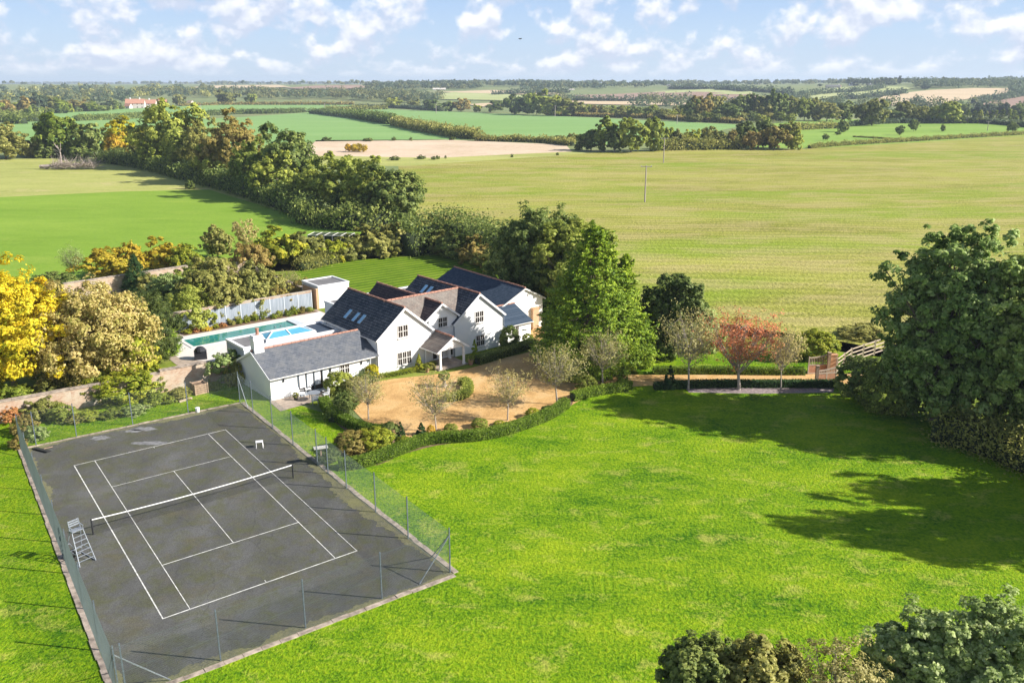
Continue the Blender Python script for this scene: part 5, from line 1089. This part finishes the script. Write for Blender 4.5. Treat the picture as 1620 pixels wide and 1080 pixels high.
# the copse across the top of the stubble field
for x, b, t, w_, sh, mt, lab in ((955,239,185,36,'tall','ltgreen','tall light green tree at the left of the middle copse'),(935,238,204,38,'round','dark','dark lower tree at the left foot of the middle copse'),(998,241,188,54,'round','green','broadest green tree of the middle copse with yellow right side'),(1036,239,187,42,'round','green','bright green tree at the right of the middle copse'),(972,241,205,34,'round','dark','dark tree between the two left copse trees'),
  (885,225,212,22,'shrub','olive','bushy scrub left of the middle copse'),(912,227,212,24,'shrub','olive','second scrub bush left of the middle copse'),(915,238,226,14,'shrub','dark','small dark bush under the middle copse'),
  (1122,235,201,34,'round','olive','olive tree in the long hedge right of the copse'),(1092,236,203,30,'round','yelgreen','yellow green tree in the long hedge right of the copse'),(1065,236,206,30,'round','olive','low olive tree next to the middle copse'),(1140,235,206,26,'round','dark','dark tree left of the orange one'),(1157,236,203,14,'tall','brown','narrow orange brown tree before the right copse'),
  (1177,235,193,36,'round','dark','dark green tree at the left of the right copse'),(1188,237,206,30,'round','brown','orange tinted tree in the right copse'),(1207,234,189,38,'round','dark','dark bluish tree at the top of the right copse'),(1225,237,198,44,'round','brown','broad russet tree in the right copse'),(1247,235,190,34,'tall','olive','tall olive tree at the right end of the right copse'),(1256,237,206,26,'round','green','dark green tree at the right foot of the right copse')):
    P(x, b, t, w_, sh, mt, 'broadleaf_tree' if sh != 'shrub' else 'bush', lab, 'tree' if sh != 'shrub' else 'bush')
hedge([(1045,238),(1100,237),(1170,236)], 5, 3.5, 'olive', 'hedge', 'pale scrubby hedge at the foot of the long tree belt', .5, hwob=.2, wob=.3, seed=51)
for i, (x, b, wp) in enumerate(((516,223,14),(582,224,16),(623,223,8),(650,223,5),(715,222,9),(625,254,18),(666,252,14),(686,253,8),(693,252,7),(705,251,4),(810,249,5),(882,246,5))):
    P(x, b, b-5-wp*.12, wp, 'shrub', 'dark', 'bush', f"{ordinal(i+1)} small dark bush of those dotted along the tan strip", 'bush', 'small bushes dotted along the tan strip')
for i, (x, b) in enumerate(((551,240),(560,241),(568,240),(577,241))): P(x, b, b-13, 12, 'vase', 'gold', 'young_tree', f"{ordinal(i+1)} of four yellowing young trees on the tan strip", 'tree', 'yellowing young trees on the tan strip')
# left tree belt ---------------------------------------------------------------
for x, b, t, w_, sh, mt, lab in (
 (10,252,197,66,'round','olive','brownish olive tree at the left edge behind the meadow'),(48,250,220,44,'shrub','olive','low olive bush right of the edge tree'),(72,251,224,34,'shrub','dark','dark bush behind the fallen tree'),
 (97,248,180,72,'round','ltgreen','rounded bright green tree behind the fallen tree'),(150,249,192,56,'round','dark','dark green tree right of the rounded bright one'),(128,252,226,36,'shrub','dark','dark shrub between the rounded tree and the dark one'),
 (203,254,184,56,'tall','yellow','bright yellow tree in the left belt'),(188,256,214,36,'round','gold','lower golden tree beside the bright yellow one'),(232,258,208,46,'round','olive','olive tree between the yellow tree and the tall green one'),
 (275,266,160,104,'round','green','tallest pale green tree of the left belt'),(250,268,214,54,'round','ltgreen','light green tree low before the tallest one'),(293,276,216,60,'round','green','grey green willow like tree low in the left belt'),
 (325,278,196,66,'round','olive','olive tree right of the tallest one in the left belt'),(372,290,187,96,'round','brown','broad tree with orange patch in the left belt'),(345,290,224,70,'round','green','green tree low at the middle of the left belt'),
 (405,305,222,74,'round','green','dense green tree below the broad orange patched one'),(462,312,203,98,'round','dark','dark open crowned oak standing against the crop field'),(440,318,246,80,'round','green','leafy tree at the foot of the dark oak'),
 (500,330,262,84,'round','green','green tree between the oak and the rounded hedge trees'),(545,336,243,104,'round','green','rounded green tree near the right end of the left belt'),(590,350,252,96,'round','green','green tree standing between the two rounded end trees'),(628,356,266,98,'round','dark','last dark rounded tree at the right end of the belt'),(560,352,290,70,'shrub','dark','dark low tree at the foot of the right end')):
    P(x, b, t, w_, sh, mt, 'broadleaf_tree' if sh != 'shrub' else 'bush', lab, 'tree' if sh != 'shrub' else 'bush')
P(402,268,228,14,'vase','sparse','broadleaf_tree','small pale shrub caught in the left belt shadow','tree')
P(301,300,284,16,'shrub','dark','bush','small dark bush in the meadow before the belt','bush')
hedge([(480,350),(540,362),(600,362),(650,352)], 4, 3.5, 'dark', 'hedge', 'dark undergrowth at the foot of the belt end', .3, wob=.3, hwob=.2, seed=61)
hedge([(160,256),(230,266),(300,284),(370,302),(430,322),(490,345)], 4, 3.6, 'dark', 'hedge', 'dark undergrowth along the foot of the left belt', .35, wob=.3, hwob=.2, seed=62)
# the fallen tree
def fallen():
    p = G(108,268); t = thing('fallen_tree', p, 0, 'grey fallen dead tree with bare branches lying in the meadow', 'fallen tree'); rnd = random.Random(4)
    m = MB(); m.tube([(-9,0,.8),(-3,.5,1.2),(3,0,1.5),(8,1,2.2)], [.6,.55,.4,.2], 8)
    for k in range(26): x = rnd.uniform(-8.5,-1); m.tube([(x,rnd.uniform(-1,1),rnd.uniform(.2,1.4)),(x+rnd.uniform(1,4),rnd.uniform(-1.5,1.5),rnd.uniform(.3,2.2))], [.22,.12], 5)
    m.tube([(-2.5,1,.5),(-2.3,1,5),(-3,1,7.5)], [.3,.2,.06], 6)
    for k in range(8): m.tube([(-2.4,1,rnd.uniform(3,6)),(-2.4+rnd.uniform(-2.5,2.5),1+rnd.uniform(-1,1),rnd.uniform(6,8.5))], [.1,.03], 4)
    m.build('trunk', M['deadwood'], t); m = MB()
    for k in range(420):
        a = Vector((rnd.uniform(-5,9),rnd.uniform(-2,2),rnd.uniform(.3,1.8))); d = Vector((rnd.gauss(.5,.6),rnd.gauss(0,.8),abs(rnd.gauss(.6,.5)))).normalized()*rnd.uniform(1.5,4.2); b = a+d
        if b.z > .2: m.tube([a,a+d*.5+Vector((0,0,rnd.uniform(-.2,.3))),b], [.07,.045,.015], 3, False)
    m.build('branches', M['deadwood'], t)
fallen()
# garden edge behind the house ------------------------------------------------------
GS = 'garden boundary'
for x, b, t, w_, sh, mt, nm, lab in (
 (345,408,357,46,'vase','olive','apple_tree','small dark leaved apple tree beside the mown field'),(390,398,344,38,'vase','sparse','apple_tree','thin grey green apple tree behind the dark one'),(118,446,388,44,'vase','silver','young_tree','sparse silvery young tree at the edge of the mown field'),
 (182,446,386,96,'shrub','gold','ornamental_tree','left orange and yellow bushy tree at the edge of the mown field'),(212,438,382,40,'shrub','gold','ornamental_tree','small orange yellow bush just left of the gap in the gold trees'),(262,434,376,72,'shrub','gold','ornamental_tree','right orange and yellow bushy tree left half'),(296,438,384,56,'shrub','yelgreen','ornamental_tree','right orange and yellow bushy tree right half'),
 (218,464,404,46,'cone','yew','conifer_tree','thin greyish conifer between the gold trees'),(88,462,430,66,'shrub','dark','bush','rounded dark bush behind the big yellow tree'),
 (400,438,381,66,'shrub','brown','bush','rusty brown rounded shrub on the garden boundary'),(448,424,360,82,'shrub','yelgreen','bush','tall yellow green bush on the garden boundary'),(425,415,372,46,'shrub','ltgreen','bush','light green bush behind the rusty shrub'),
 (492,420,368,66,'shrub','olive','bush','olive bush left of the dark framed shelter'),(520,418,378,60,'shrub','yelgreen','bush','yellowish bush before the dark framed shelter'),(550,414,374,62,'shrub','olive','bush','loose olive bush right of the yellowish one'),(585,410,358,70,'shrub','olive','bush','tall olive bush right of the shelter'),(622,406,352,70,'shrub','olive','bush','tall grey green bush in the middle of the garden boundary'),(655,402,356,64,'shrub','green','bush','green bush beyond the striped lawn'),(690,404,360,66,'shrub','olive','bush','olive bush at the far corner of the striped lawn'),(722,412,366,64,'shrub','dark','bush','dark bush at the far corner of the striped lawn'),(755,424,374,66,'shrub','brown','bush','reddish olive bush right of the dark corner bush'),(782,436,388,56,'shrub','olive','bush','olive bush beside the big trees behind the barn'),
 (310,470,415,90,'shrub','green','bush','big green climber mound over the brick wall'),(345,498,408,108,'shrub','olive','bush','largest loose shrub overhanging the pool fence'),(318,508,440,84,'shrub','green','bush','leafy green shrub overhanging the left end of the board fence'),(398,486,412,84,'shrub','olive','bush','grey green shrub behind the middle of the board fence'),(430,482,428,60,'shrub','olive','bush','grey twiggy shrub behind the board fence'),(458,470,424,46,'vase','sparse','bush','thin bare shrub by the shaded brick wall'),(484,474,440,52,'shrub','brown','bush','dark red brown shrub beside the white outbuilding'),
 (270,480,432,60,'shrub','silver','bush','pale feathery shrub on the bank behind the yew'),(238,470,430,50,'shrub','olive','bush','olive shrub behind the beige tree')):
    P(x, b, t, w_, sh, mt, nm, lab, 'tree' if 'tree' in nm else 'bush', sparse=(mt == 'sparse'))
hedge([(475,428),(560,408),(640,400),(700,398),(760,410),(800,428)], 1.6, 1.6, 'olive', 'hedge', 'ragged low hedge edging the striped lawn', .12, wob=.5, hwob=.2, seed=63)
hedge([(640,404),(700,394),(760,404),(810,420)], 5, 5, 'dark', 'hedge', 'tall dark hedge in front of the stubble field behind the lawn', .22, wob=.4, hwob=.12, seed=64, dens=.7)
shl = thing('fruit_cage', G(525,388), R(-8), 'low dark netted fruit cage with pale rails behind the garden bushes', 'fruit cage')
m = MB()
for k in range(6):
    x = -3.6+k*1.44
    for y in (-1.6, 1.6): m.box(x-.04,x+.04,y-.04,y+.04,0,1.9)
    m.bar((x,-1.6,1.93),(x,1.6,1.93),.07)
for y in (-1.6, 1.6): m.bar((-3.64,y,1.93),(3.64,y,1.93),.07)
m.build('frame', M['offwhite'], shl)
m = MB(); m.box(-3.55,3.55,-1.55,1.55,1.84,1.86); m.box(-3.58,3.58,-1.53,-1.51,0,1.84); m.box(-3.58,3.58,1.51,1.53,0,1.84); m.build('netting', M['core'], shl)
for x, y, h, w_, mt, lab in ((-7.2,28.0,4.6,5.4,'green','leafy shrub spilling over the left end of the pool fence'),(-3.4,28.3,4.8,5.4,'olive','loose olive shrub spilling over the pool fence left of its middle'),(0.2,28.5,3.9,4.6,'olive','lower shrub showing over the middle of the pool fence'),(3.6,28.4,3.2,3.4,'brown','small brownish shrub showing over the right half of the pool fence')):
    plant(HP(x, y), h, w_, 'shrub', mt, 'bush', lab, 'bush')
# left garden trees
hero(25,620,427,190,'round','yellow','yellow_tree','big bright yellow tree at the left edge of the picture', ncl=1300, ls=.15, seed=3, bark='bark_pale', surf=.6)
P(-60,640,430,150,'round','yellow','yellow_tree','yellow tree crown cut by the left edge of the picture', var=2)
P(92,560,452,60,'tall','yellow','yellow_tree','narrow yellow tree between the big yellow one and the beige one')
hero(160,606,446,176,'round','beige','beige_tree','large beige and gold leaved tree behind the brick wall', ncl=1500, nlf=30, ls=.13, seed=5, surf=.8, cr=.13)
P(130,596,500,100,'shrub','beige','beige_tree','lower left part bush of beige leaves under the big beige tree')
P(140,618,530,86,'shrub','green','bush','dark green shrub at the foot of the beige tree','bush')
P(210,614,520,96,'shrub','yelgreen','bush','yellow green shrub at the right foot of the beige tree','bush')
hero(243,578,458,100,'tall','yewlight','yew_tree','tall dark yew left of the swimming pool', ncl=900, nlf=40, ls=.12, seed=8, asp=.3, surf=.8)
P(225,590,490,70,'shrub','olive','bush','olive bush between the yew and the beige tree','bush')
P(262,560,480,50,'cone','conifer','yew_tree','lighter narrow conifer at the right side of the yew')
P(196,646,588,104,'shrub','yelgreen','climbing_shrub','leafy yellow green climber spilling over the brick wall','bush')
P(165,640,596,50,'shrub','green','climbing_shrub','left part of the climber on the brick wall','bush')
P(232,632,590,56,'shrub','green','climbing_shrub','green end of the climber on the brick wall','bush')
P(360,606,554,58,'shrub','silver','bush','grey green rounded shrub beside the house gable','bush')
P(375,612,570,30,'shrub','olive','bush','small olive shrub leaning on the house gable','bush')
for i, (x, b, t, w_, mt, lab) in enumerate(((14,672,640,46,'red','scarlet leaved shrub at the left edge'),(70,668,626,64,'olive','large grey green bush against the left brick wall'),(40,690,655,40,'brown','pinkish brown plant by the court corner'),(100,672,640,44,'green','green bush against the left brick wall'),(60,700,672,36,'silver','pale tuft by the far left court corner'),(140,668,648,34,'ltgreen','light green vegetable clump left of the climber'),(180,664,646,40,'green','dark green vegetable clump under the climber'),(214,660,640,40,'silver','grey lavender like clump in the vegetable bed'),(120,672,654,30,'olive','low olive clump in the vegetable bed'),(246,644,622,34,'ltgreen','bright clump right of the climber'),(285,636,612,38,'olive','brown green clump in the right vegetable bed'),(268,640,624,28,'ltgreen','small bright clump in the right vegetable bed'),(340,618,604,22,'green','small green clump beside the compost bin'),(20,650,606,70,'ltgreen','light bush behind the left brick wall'),(75,632,600,40,'olive','olive bush behind the left brick wall'),(30,712,690,26,'brown','low reddish plant outside the court corner'))):
    P(x, b, t, w_, 'shrub', mt, 'garden_plant', lab, 'plant')
# flowers along the pool fence
rnd = random.Random(9)
for i in range(16):
    x = -8.6+i*1.0; p = HP(x+rnd.uniform(-.2,.2), 25.95+rnd.uniform(-.25,.2)); mt = rnd.choice(['green','yelgreen','olive','gold','red','brown','ltgreen']); col = {'green':'green','yelgreen':'yellow green','olive':'olive','gold':'orange','red':'red','brown':'rusty','ltgreen':'light green'}[mt]
    plant(p, rnd.uniform(.5,1.15), rnd.uniform(.8,1.3), 'shrub', mt, 'border_plant', f"{col} plant, {ordinal(i+1)} from the left in the border under the board fence", 'plant', 'plants in the border under the board fence')
hsheet('border_soil', [(-9.2,25.2),(-9.2,26.7),(7.0,26.7),(7.0,25.2)], 'soil', 0.045, 'narrow soil border under the board fence', 'flower bed')
# big trees by the barn and the drive
hero(852,488,332,150,'round','dark','broadleaf_tree','tall dark tree rising behind the barn', ncl=1500, ls=.2, seed=9, surf=.7)
P(822,470,352,90,'round','dark','broadleaf_tree','dark rounded tree left of the tall one behind the barn', var=1)
hero(908,503,352,124,'round','green','broadleaf_tree','added olive tree with thin top behind the large conifer', ncl=1200, nlf=40, ls=.2, seed=10)  # added tree, placed and kept dense to shade the barn's rear slope
P(800,462,400,70,'shrub','dark','bush','dark bush against the rear corner of the barn','bush')
P(884,505,420,80,'shrub','dark','bush','dark shrub between the barn and the conifer','bush')
hero(936,578,360,196,'cone','conifer','conifer_tree','huge bright green conifer right of the house', ncl=1100, nlf=80, ls=.14, cr=.075, surf=.82, seed=11, asp=.34, upb=.5, fork=.3)
hero(985,574,404,84,'cone','conifer','conifer_tree','second slimmer top of the bright conifer clump', ncl=450, nlf=80, ls=.14, cr=.13, surf=.82, seed=12, asp=.34, upb=.5, fork=.3)
hero(898,570,440,100,'cone','conifer','conifer_tree','lower left conifer of the bright clump beside the barn', ncl=400, nlf=80, ls=.14, cr=.13, surf=.82, seed=13, asp=.34, upb=.5, fork=.3)
hero(1065,566,440,100,'round','dark','holly_tree','dark glossy holly tree right of the conifer', ncl=900, ls=.15, seed=14, surf=.75)
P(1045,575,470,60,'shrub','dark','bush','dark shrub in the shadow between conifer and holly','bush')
P(1115,560,488,60,'shrub','silver','bush','grey twiggy shrub right of the holly','bush')
# sparse trees round the drive
DG = 'thin leaved trees round the gravel drive'
for x, b, t, w_, mt, lab in ((583,664,590,74,'sparse','thin brown leaved tree nearest the patio'),(690,682,592,84,'sparse','thin tree in front of the round island bed'),(803,665,582,72,'sparse','thin tree with a bare trunk right of the island bed'),(881,640,543,94,'sparse','bushy thin tree at the bend of the low hedge'),(953,610,522,92,'sparse','thin leaning tree before the conifer'),(1089,616,486,104,'sparse','tallest thin tree left of the red maple'),(1235,616,515,70,'sparse','thin bare tree right of the red maple')):
    p = P(x, b, t, w_, 'vase', mt, 'thin_tree', lab, group=DG, bark='bark_pale')
hero(1169,616,494,122,'vase','red','red_maple','red and orange leaved young maple by the drive', ncl=520, nlf=10, ls=.09, cr=.06, surf=.2, seed=21, nl=40, twigs=260, fork=.2, bark='bark_pale')
# low hedges and topiary
hedge([(512,640),(522,655),(540,668),(565,680),(590,687),(612,686)], .75, .75, 'box', 'box_hedge', 'curved low box hedge on the patio side of the drive', .055, seed=71)
hedge([(536,742),(572,738),(612,725),(647,711),(671,703),(700,699),(750,696),(797,687),(846,671),(875,658),(896,643)], .75, .78, 'box', 'box_hedge', 'long curved low box hedge along the big lawn', .05, seed=72)
hedge([(905,634),(931,627),(957,622),(980,619),(996,614)], .75, .75, 'box', 'box_hedge', 'short box hedge ending at the drive mouth', .055, seed=73)
hedge([(1035,616),(1120,612),(1220,612),(1325,612)], .7, .62, 'yew', 'box_hedge', 'dark straight hedge on the lawn side of the drive', .06, seed=74)
hedge([(1033,591),(1130,591),(1200,592),(1272,592)], .7, .66, 'box', 'box_hedge', 'straight clipped hedge on the far side of the drive', .06, seed=75)
hedge([(600,598),(625,594),(650,589),(672,583),(688,577)], .4, .38, 'yelgreen', 'flower_hedge', 'low flowering lavender edging along the left gable', .05, wob=.2, seed=76, cat='hedge')
hedge([(755,576),(790,565),(820,556),(845,546)], .9, .75, 'dark', 'box_hedge', 'dark hedge at the foot of the right gable', .06, wob=.1, seed=77)
hedge([(703,634),(725,632),(738,624),(740,613),(730,606)], .85, .60, 'green', 'island_hedge', 'round clipped hedge of the island bed in the drive', .06, wob=.06, seed=78)
hedge([(530,668),(548,640),(566,612),(590,600)], 1.3, .5, 'dark', 'ground_shrub', 'low shrubs between patio hedge and gravel', .07, wob=.5, hwob=.2, seed=79, cat='plant')
def topi(x, b, t, w_, sh, mt, nm, lab): P(x, b, t, w_, sh, mt, nm, lab, 'topiary' if nm == 'topiary' else 'bush')
topi(634,696,667,16,'topiary','yew','topiary','clipped dark cone beside the yellow green shrub at the hedge junction'); topi(667,690,668,18,'topiary','yew','topiary','clipped dark cone left of the thin tree trunk')
topi(985,612,574,22,'topiary','box','topiary','tall green cone at the end of the short hedge'); topi(1059,616,578,22,'topiary','yew','topiary','tall dark cone before the tallest thin tree')
topi(926,620,592,34,'ball','green','bush','rounded green bush behind the short hedge'); topi(682,690,672,13,'ball','gold','bush','small orange bush right of the dark cone'); topi(713,686,670,22,'ball','green','bush','small round green bush right of the thin tree trunk'); topi(759,680,662,26,'ball','green','bush','middle green bush inside the long hedge'); topi(790,676,666,20,'ball','yelgreen','bush','low yellow green bush inside the long hedge'); topi(843,664,645,24,'ball','yelgreen','bush','yellow variegated bush by the bend of the hedge'); topi(865,655,642,20,'ball','dark','bush','dark low bush near the bend of the hedge')
topi(557,722,682,54,'ball','brown','bush','large russet tinted round bush by the court corner'); topi(594,718,676,58,'ball','yelgreen','bush','large yellow green round bush beside the russet one'); topi(618,698,668,32,'ball','dark','bush','dark shrub behind the yellow green bush'); topi(639,712,690,28,'ball','yelgreen','bush','small yellow variegated shrub inside the hedge corner'); topi(520,735,710,36,'ball','dark','bush','dark green bush between the fence and the russet bush')
topi(537,626,588,44,'ball','green','bush','rounded dark green bush beside the glazed doors'); topi(560,628,596,40,'ball','olive','bush','olive bush right of the rounded one by the doors'); topi(549,650,622,40,'ball','dark','bush','dark bush low behind the patio hedge'); topi(589,602,576,22,'ball','yellow','bush','small bright yellow shrub at the corner of the left gable')
topi(663,588,560,15,'topiary','yelgreen','conifer','bright yellow green dwarf conifer by the left gable'); topi(681,586,574,16,'ball','olive','bush','small potted bush beside the porch'); topi(751,572,537,15,'topiary','conifer','conifer','green dwarf conifer right of the porch'); topi(806,553,515,30,'ball','dark','climber','dark climber on the corner of the right gable'); topi(835,545,527,18,'ball','yelgreen','bush','small yellow bush at the end of the low wing')
pot(G(745,577), .26, .42, 'terracotta', 'terracotta pot with greenery right of the porch', 'green')
pot(G(676,589), .2, .3, 'terracotta', 'small terracotta pot left of the porch', 'green', lh=.3)
pot(G(468,633), .2, .35, 'darkmetal', 'dark pot on the patio edge', 'olive', lh=.25)
# sculpture in the island bed: a pale rock with a dark shrub
g = G(703,612); t = thing('island_ornament', g, 0, 'rough grey stone ornament in the island bed', 'garden ornament'); m = MB(); m.lathe((0,0,0), [(.34,0),(.3,.2),(.15,.35),(.14,.6),(.36,.72),(.4,.82),(.2,.84)], 9); m.build('urn', M['kerb'], t)
V, Fq = leaf_ball((0,0,1.05), .55, .38, 260, .09, 6); link('plant', mesh_np('plant', V, Fq, LF['dark']), t)
# right side
P(1290,573,522,64,'ball','yelgreen','bush','round green and yellow bush left of the gate','bush'); P(1258,573,526,44,'shrub','green','bush','green shrub left of the round yellow one','bush'); P(1240,574,530,34,'shrub','olive','bush','olive shrub behind the thin bare tree','bush')
P(1364,640,564,88,'ball','dark','laurel_bush','dark laurel bush right of the gate','bush'); P(1398,660,574,84,'ball','green','laurel_bush','green laurel under the big ash','bush'); P(1365,540,514,76,'shrub','olive','bush','dark brambles at the field edge behind the fence','bush')
hero(1478,668,350,190,'tall','ash','ash_tree','tall dark green ash nearest the gate', ncl=2600, nlf=22, ls=.18, seed=15, surf=.45, cr=.085, sub=.48, nl=34, twigs=90, fork=.25, flat=.95); hero(1606,688,366,190,'tall','ash','ash_tree','broad ash cut by the right edge of the picture', ncl=2600, nlf=22, ls=.18, seed=16, surf=.45, cr=.085, sub=.48, nl=34, twigs=90, fork=.25, flat=.95); hero(1440,655,470,92,'shrub','ash','ash_tree','lower ash crown leaning over the laurel', ncl=700, nlf=34, ls=.16, seed=17, surf=.6, cr=.13)
P(1545,700,540,130,'shrub','ash','ash_tree','low leafy ash growth hanging over the lawn'); P(1720,715,410,170,'round','ash','ash_tree','ash tree standing past the right edge', var=2)
hedge([(1480,690),(1560,712),(1640,745),(1720,780)], 3.0, 2.4, 'olive', 'hedge', 'shaded field hedge along the right edge of the lawn', .11, wob=.4, hwob=.1, seed=81, dens=.8)
# trees beyond the right edge that throw the long shadows on the lawn
for x, y, h, w_, lb in ((40,45.3,14,6.5,'nearest to the camera of the trees off the right edge'),(44,50.8,13,6,'farthest of the three trees off the right edge'),(46.5,47.2,12,7.5,'middle one, farthest right, of the trees off the right edge')):
    plant(Vector((x, y, 0)), h, w_, 'round', 'ash', 'ash_tree', lb, 'tree', 'trees beyond the right edge')
# foreground crowns at the bottom edge
def fore(px, top, y, wm, mt, lab, sh='shrub', sparse=False, n=3):
    d = ray(px, top); t = y/d.y; p = Vector((d.x*t, y, 0)); h = CAM_H+d.z*t
    kd = {'shrub': 'round'}.get(sh, sh); rng = abs(hash(lab)) % 1000; seed = int(px)
    if (sh, mt, sparse) == ('vase', 'sparse', True): me, P_ = crown_mesh('crown', 'vase', h, wm, 220, 34, .06, LF['sparse'], seed, cr=.07, surf=.3)
    else: me, P_ = crown_mesh('crown', 'round', h, wm, 1700, 42, .085, LF[mt], seed, cr=.13, surf=.6)
    root = thing('broadleaf_tree', p, 0, lab, 'tree'); link('crown', me, root)
    tr = limb_mesh('trunk', h, wm, P_, M['bark_pale' if sparse else 'bark'], seed, 22, twigs=60); tr.parent = root
fore(1115, 1018, 29.5, 4.0, 'dark', 'dark olive tree crown at the bottom edge, left one'); fore(1200, 1016, 29.0, 4.2, 'olive', 'dark olive tree crown at the bottom edge, right one')
fore(1335, 1012, 28.5, 3.6, 'sparse', 'thin pale branching treetop at the bottom edge', 'vase', True)
fore(1475, 975, 29.5, 4.4, 'silver', 'silvery leaved treetop left of the corner one'); fore(1590, 950, 29.0, 4.8, 'silver', 'silvery leaved treetop in the bottom right corner')

# the air: far woods and hills fade towards blue
def haze():
    m = bpy.data.materials.new('thin_haze'); m.use_nodes = True; nt = m.node_tree; nt.nodes.clear()
    v = nt.nodes.new('ShaderNodeVolumePrincipled'); v.inputs['Color'].default_value = (0.70, 0.83, 1.0, 1); v.inputs['Density'].default_value = HAZE; v.inputs['Anisotropy'].default_value = 0.1
    o = nt.nodes.new('ShaderNodeOutputMaterial'); nt.links.new(v.outputs[0], o.inputs['Volume'])
    b = MB(); b.box(-9500, 9500, -1500, 9500, -12, 75); ob = b.build('haze', m); tag(ob, 'thin blue haze over the far fields', 'haze', kind='stuff')
HAZE = 0.00013
haze()
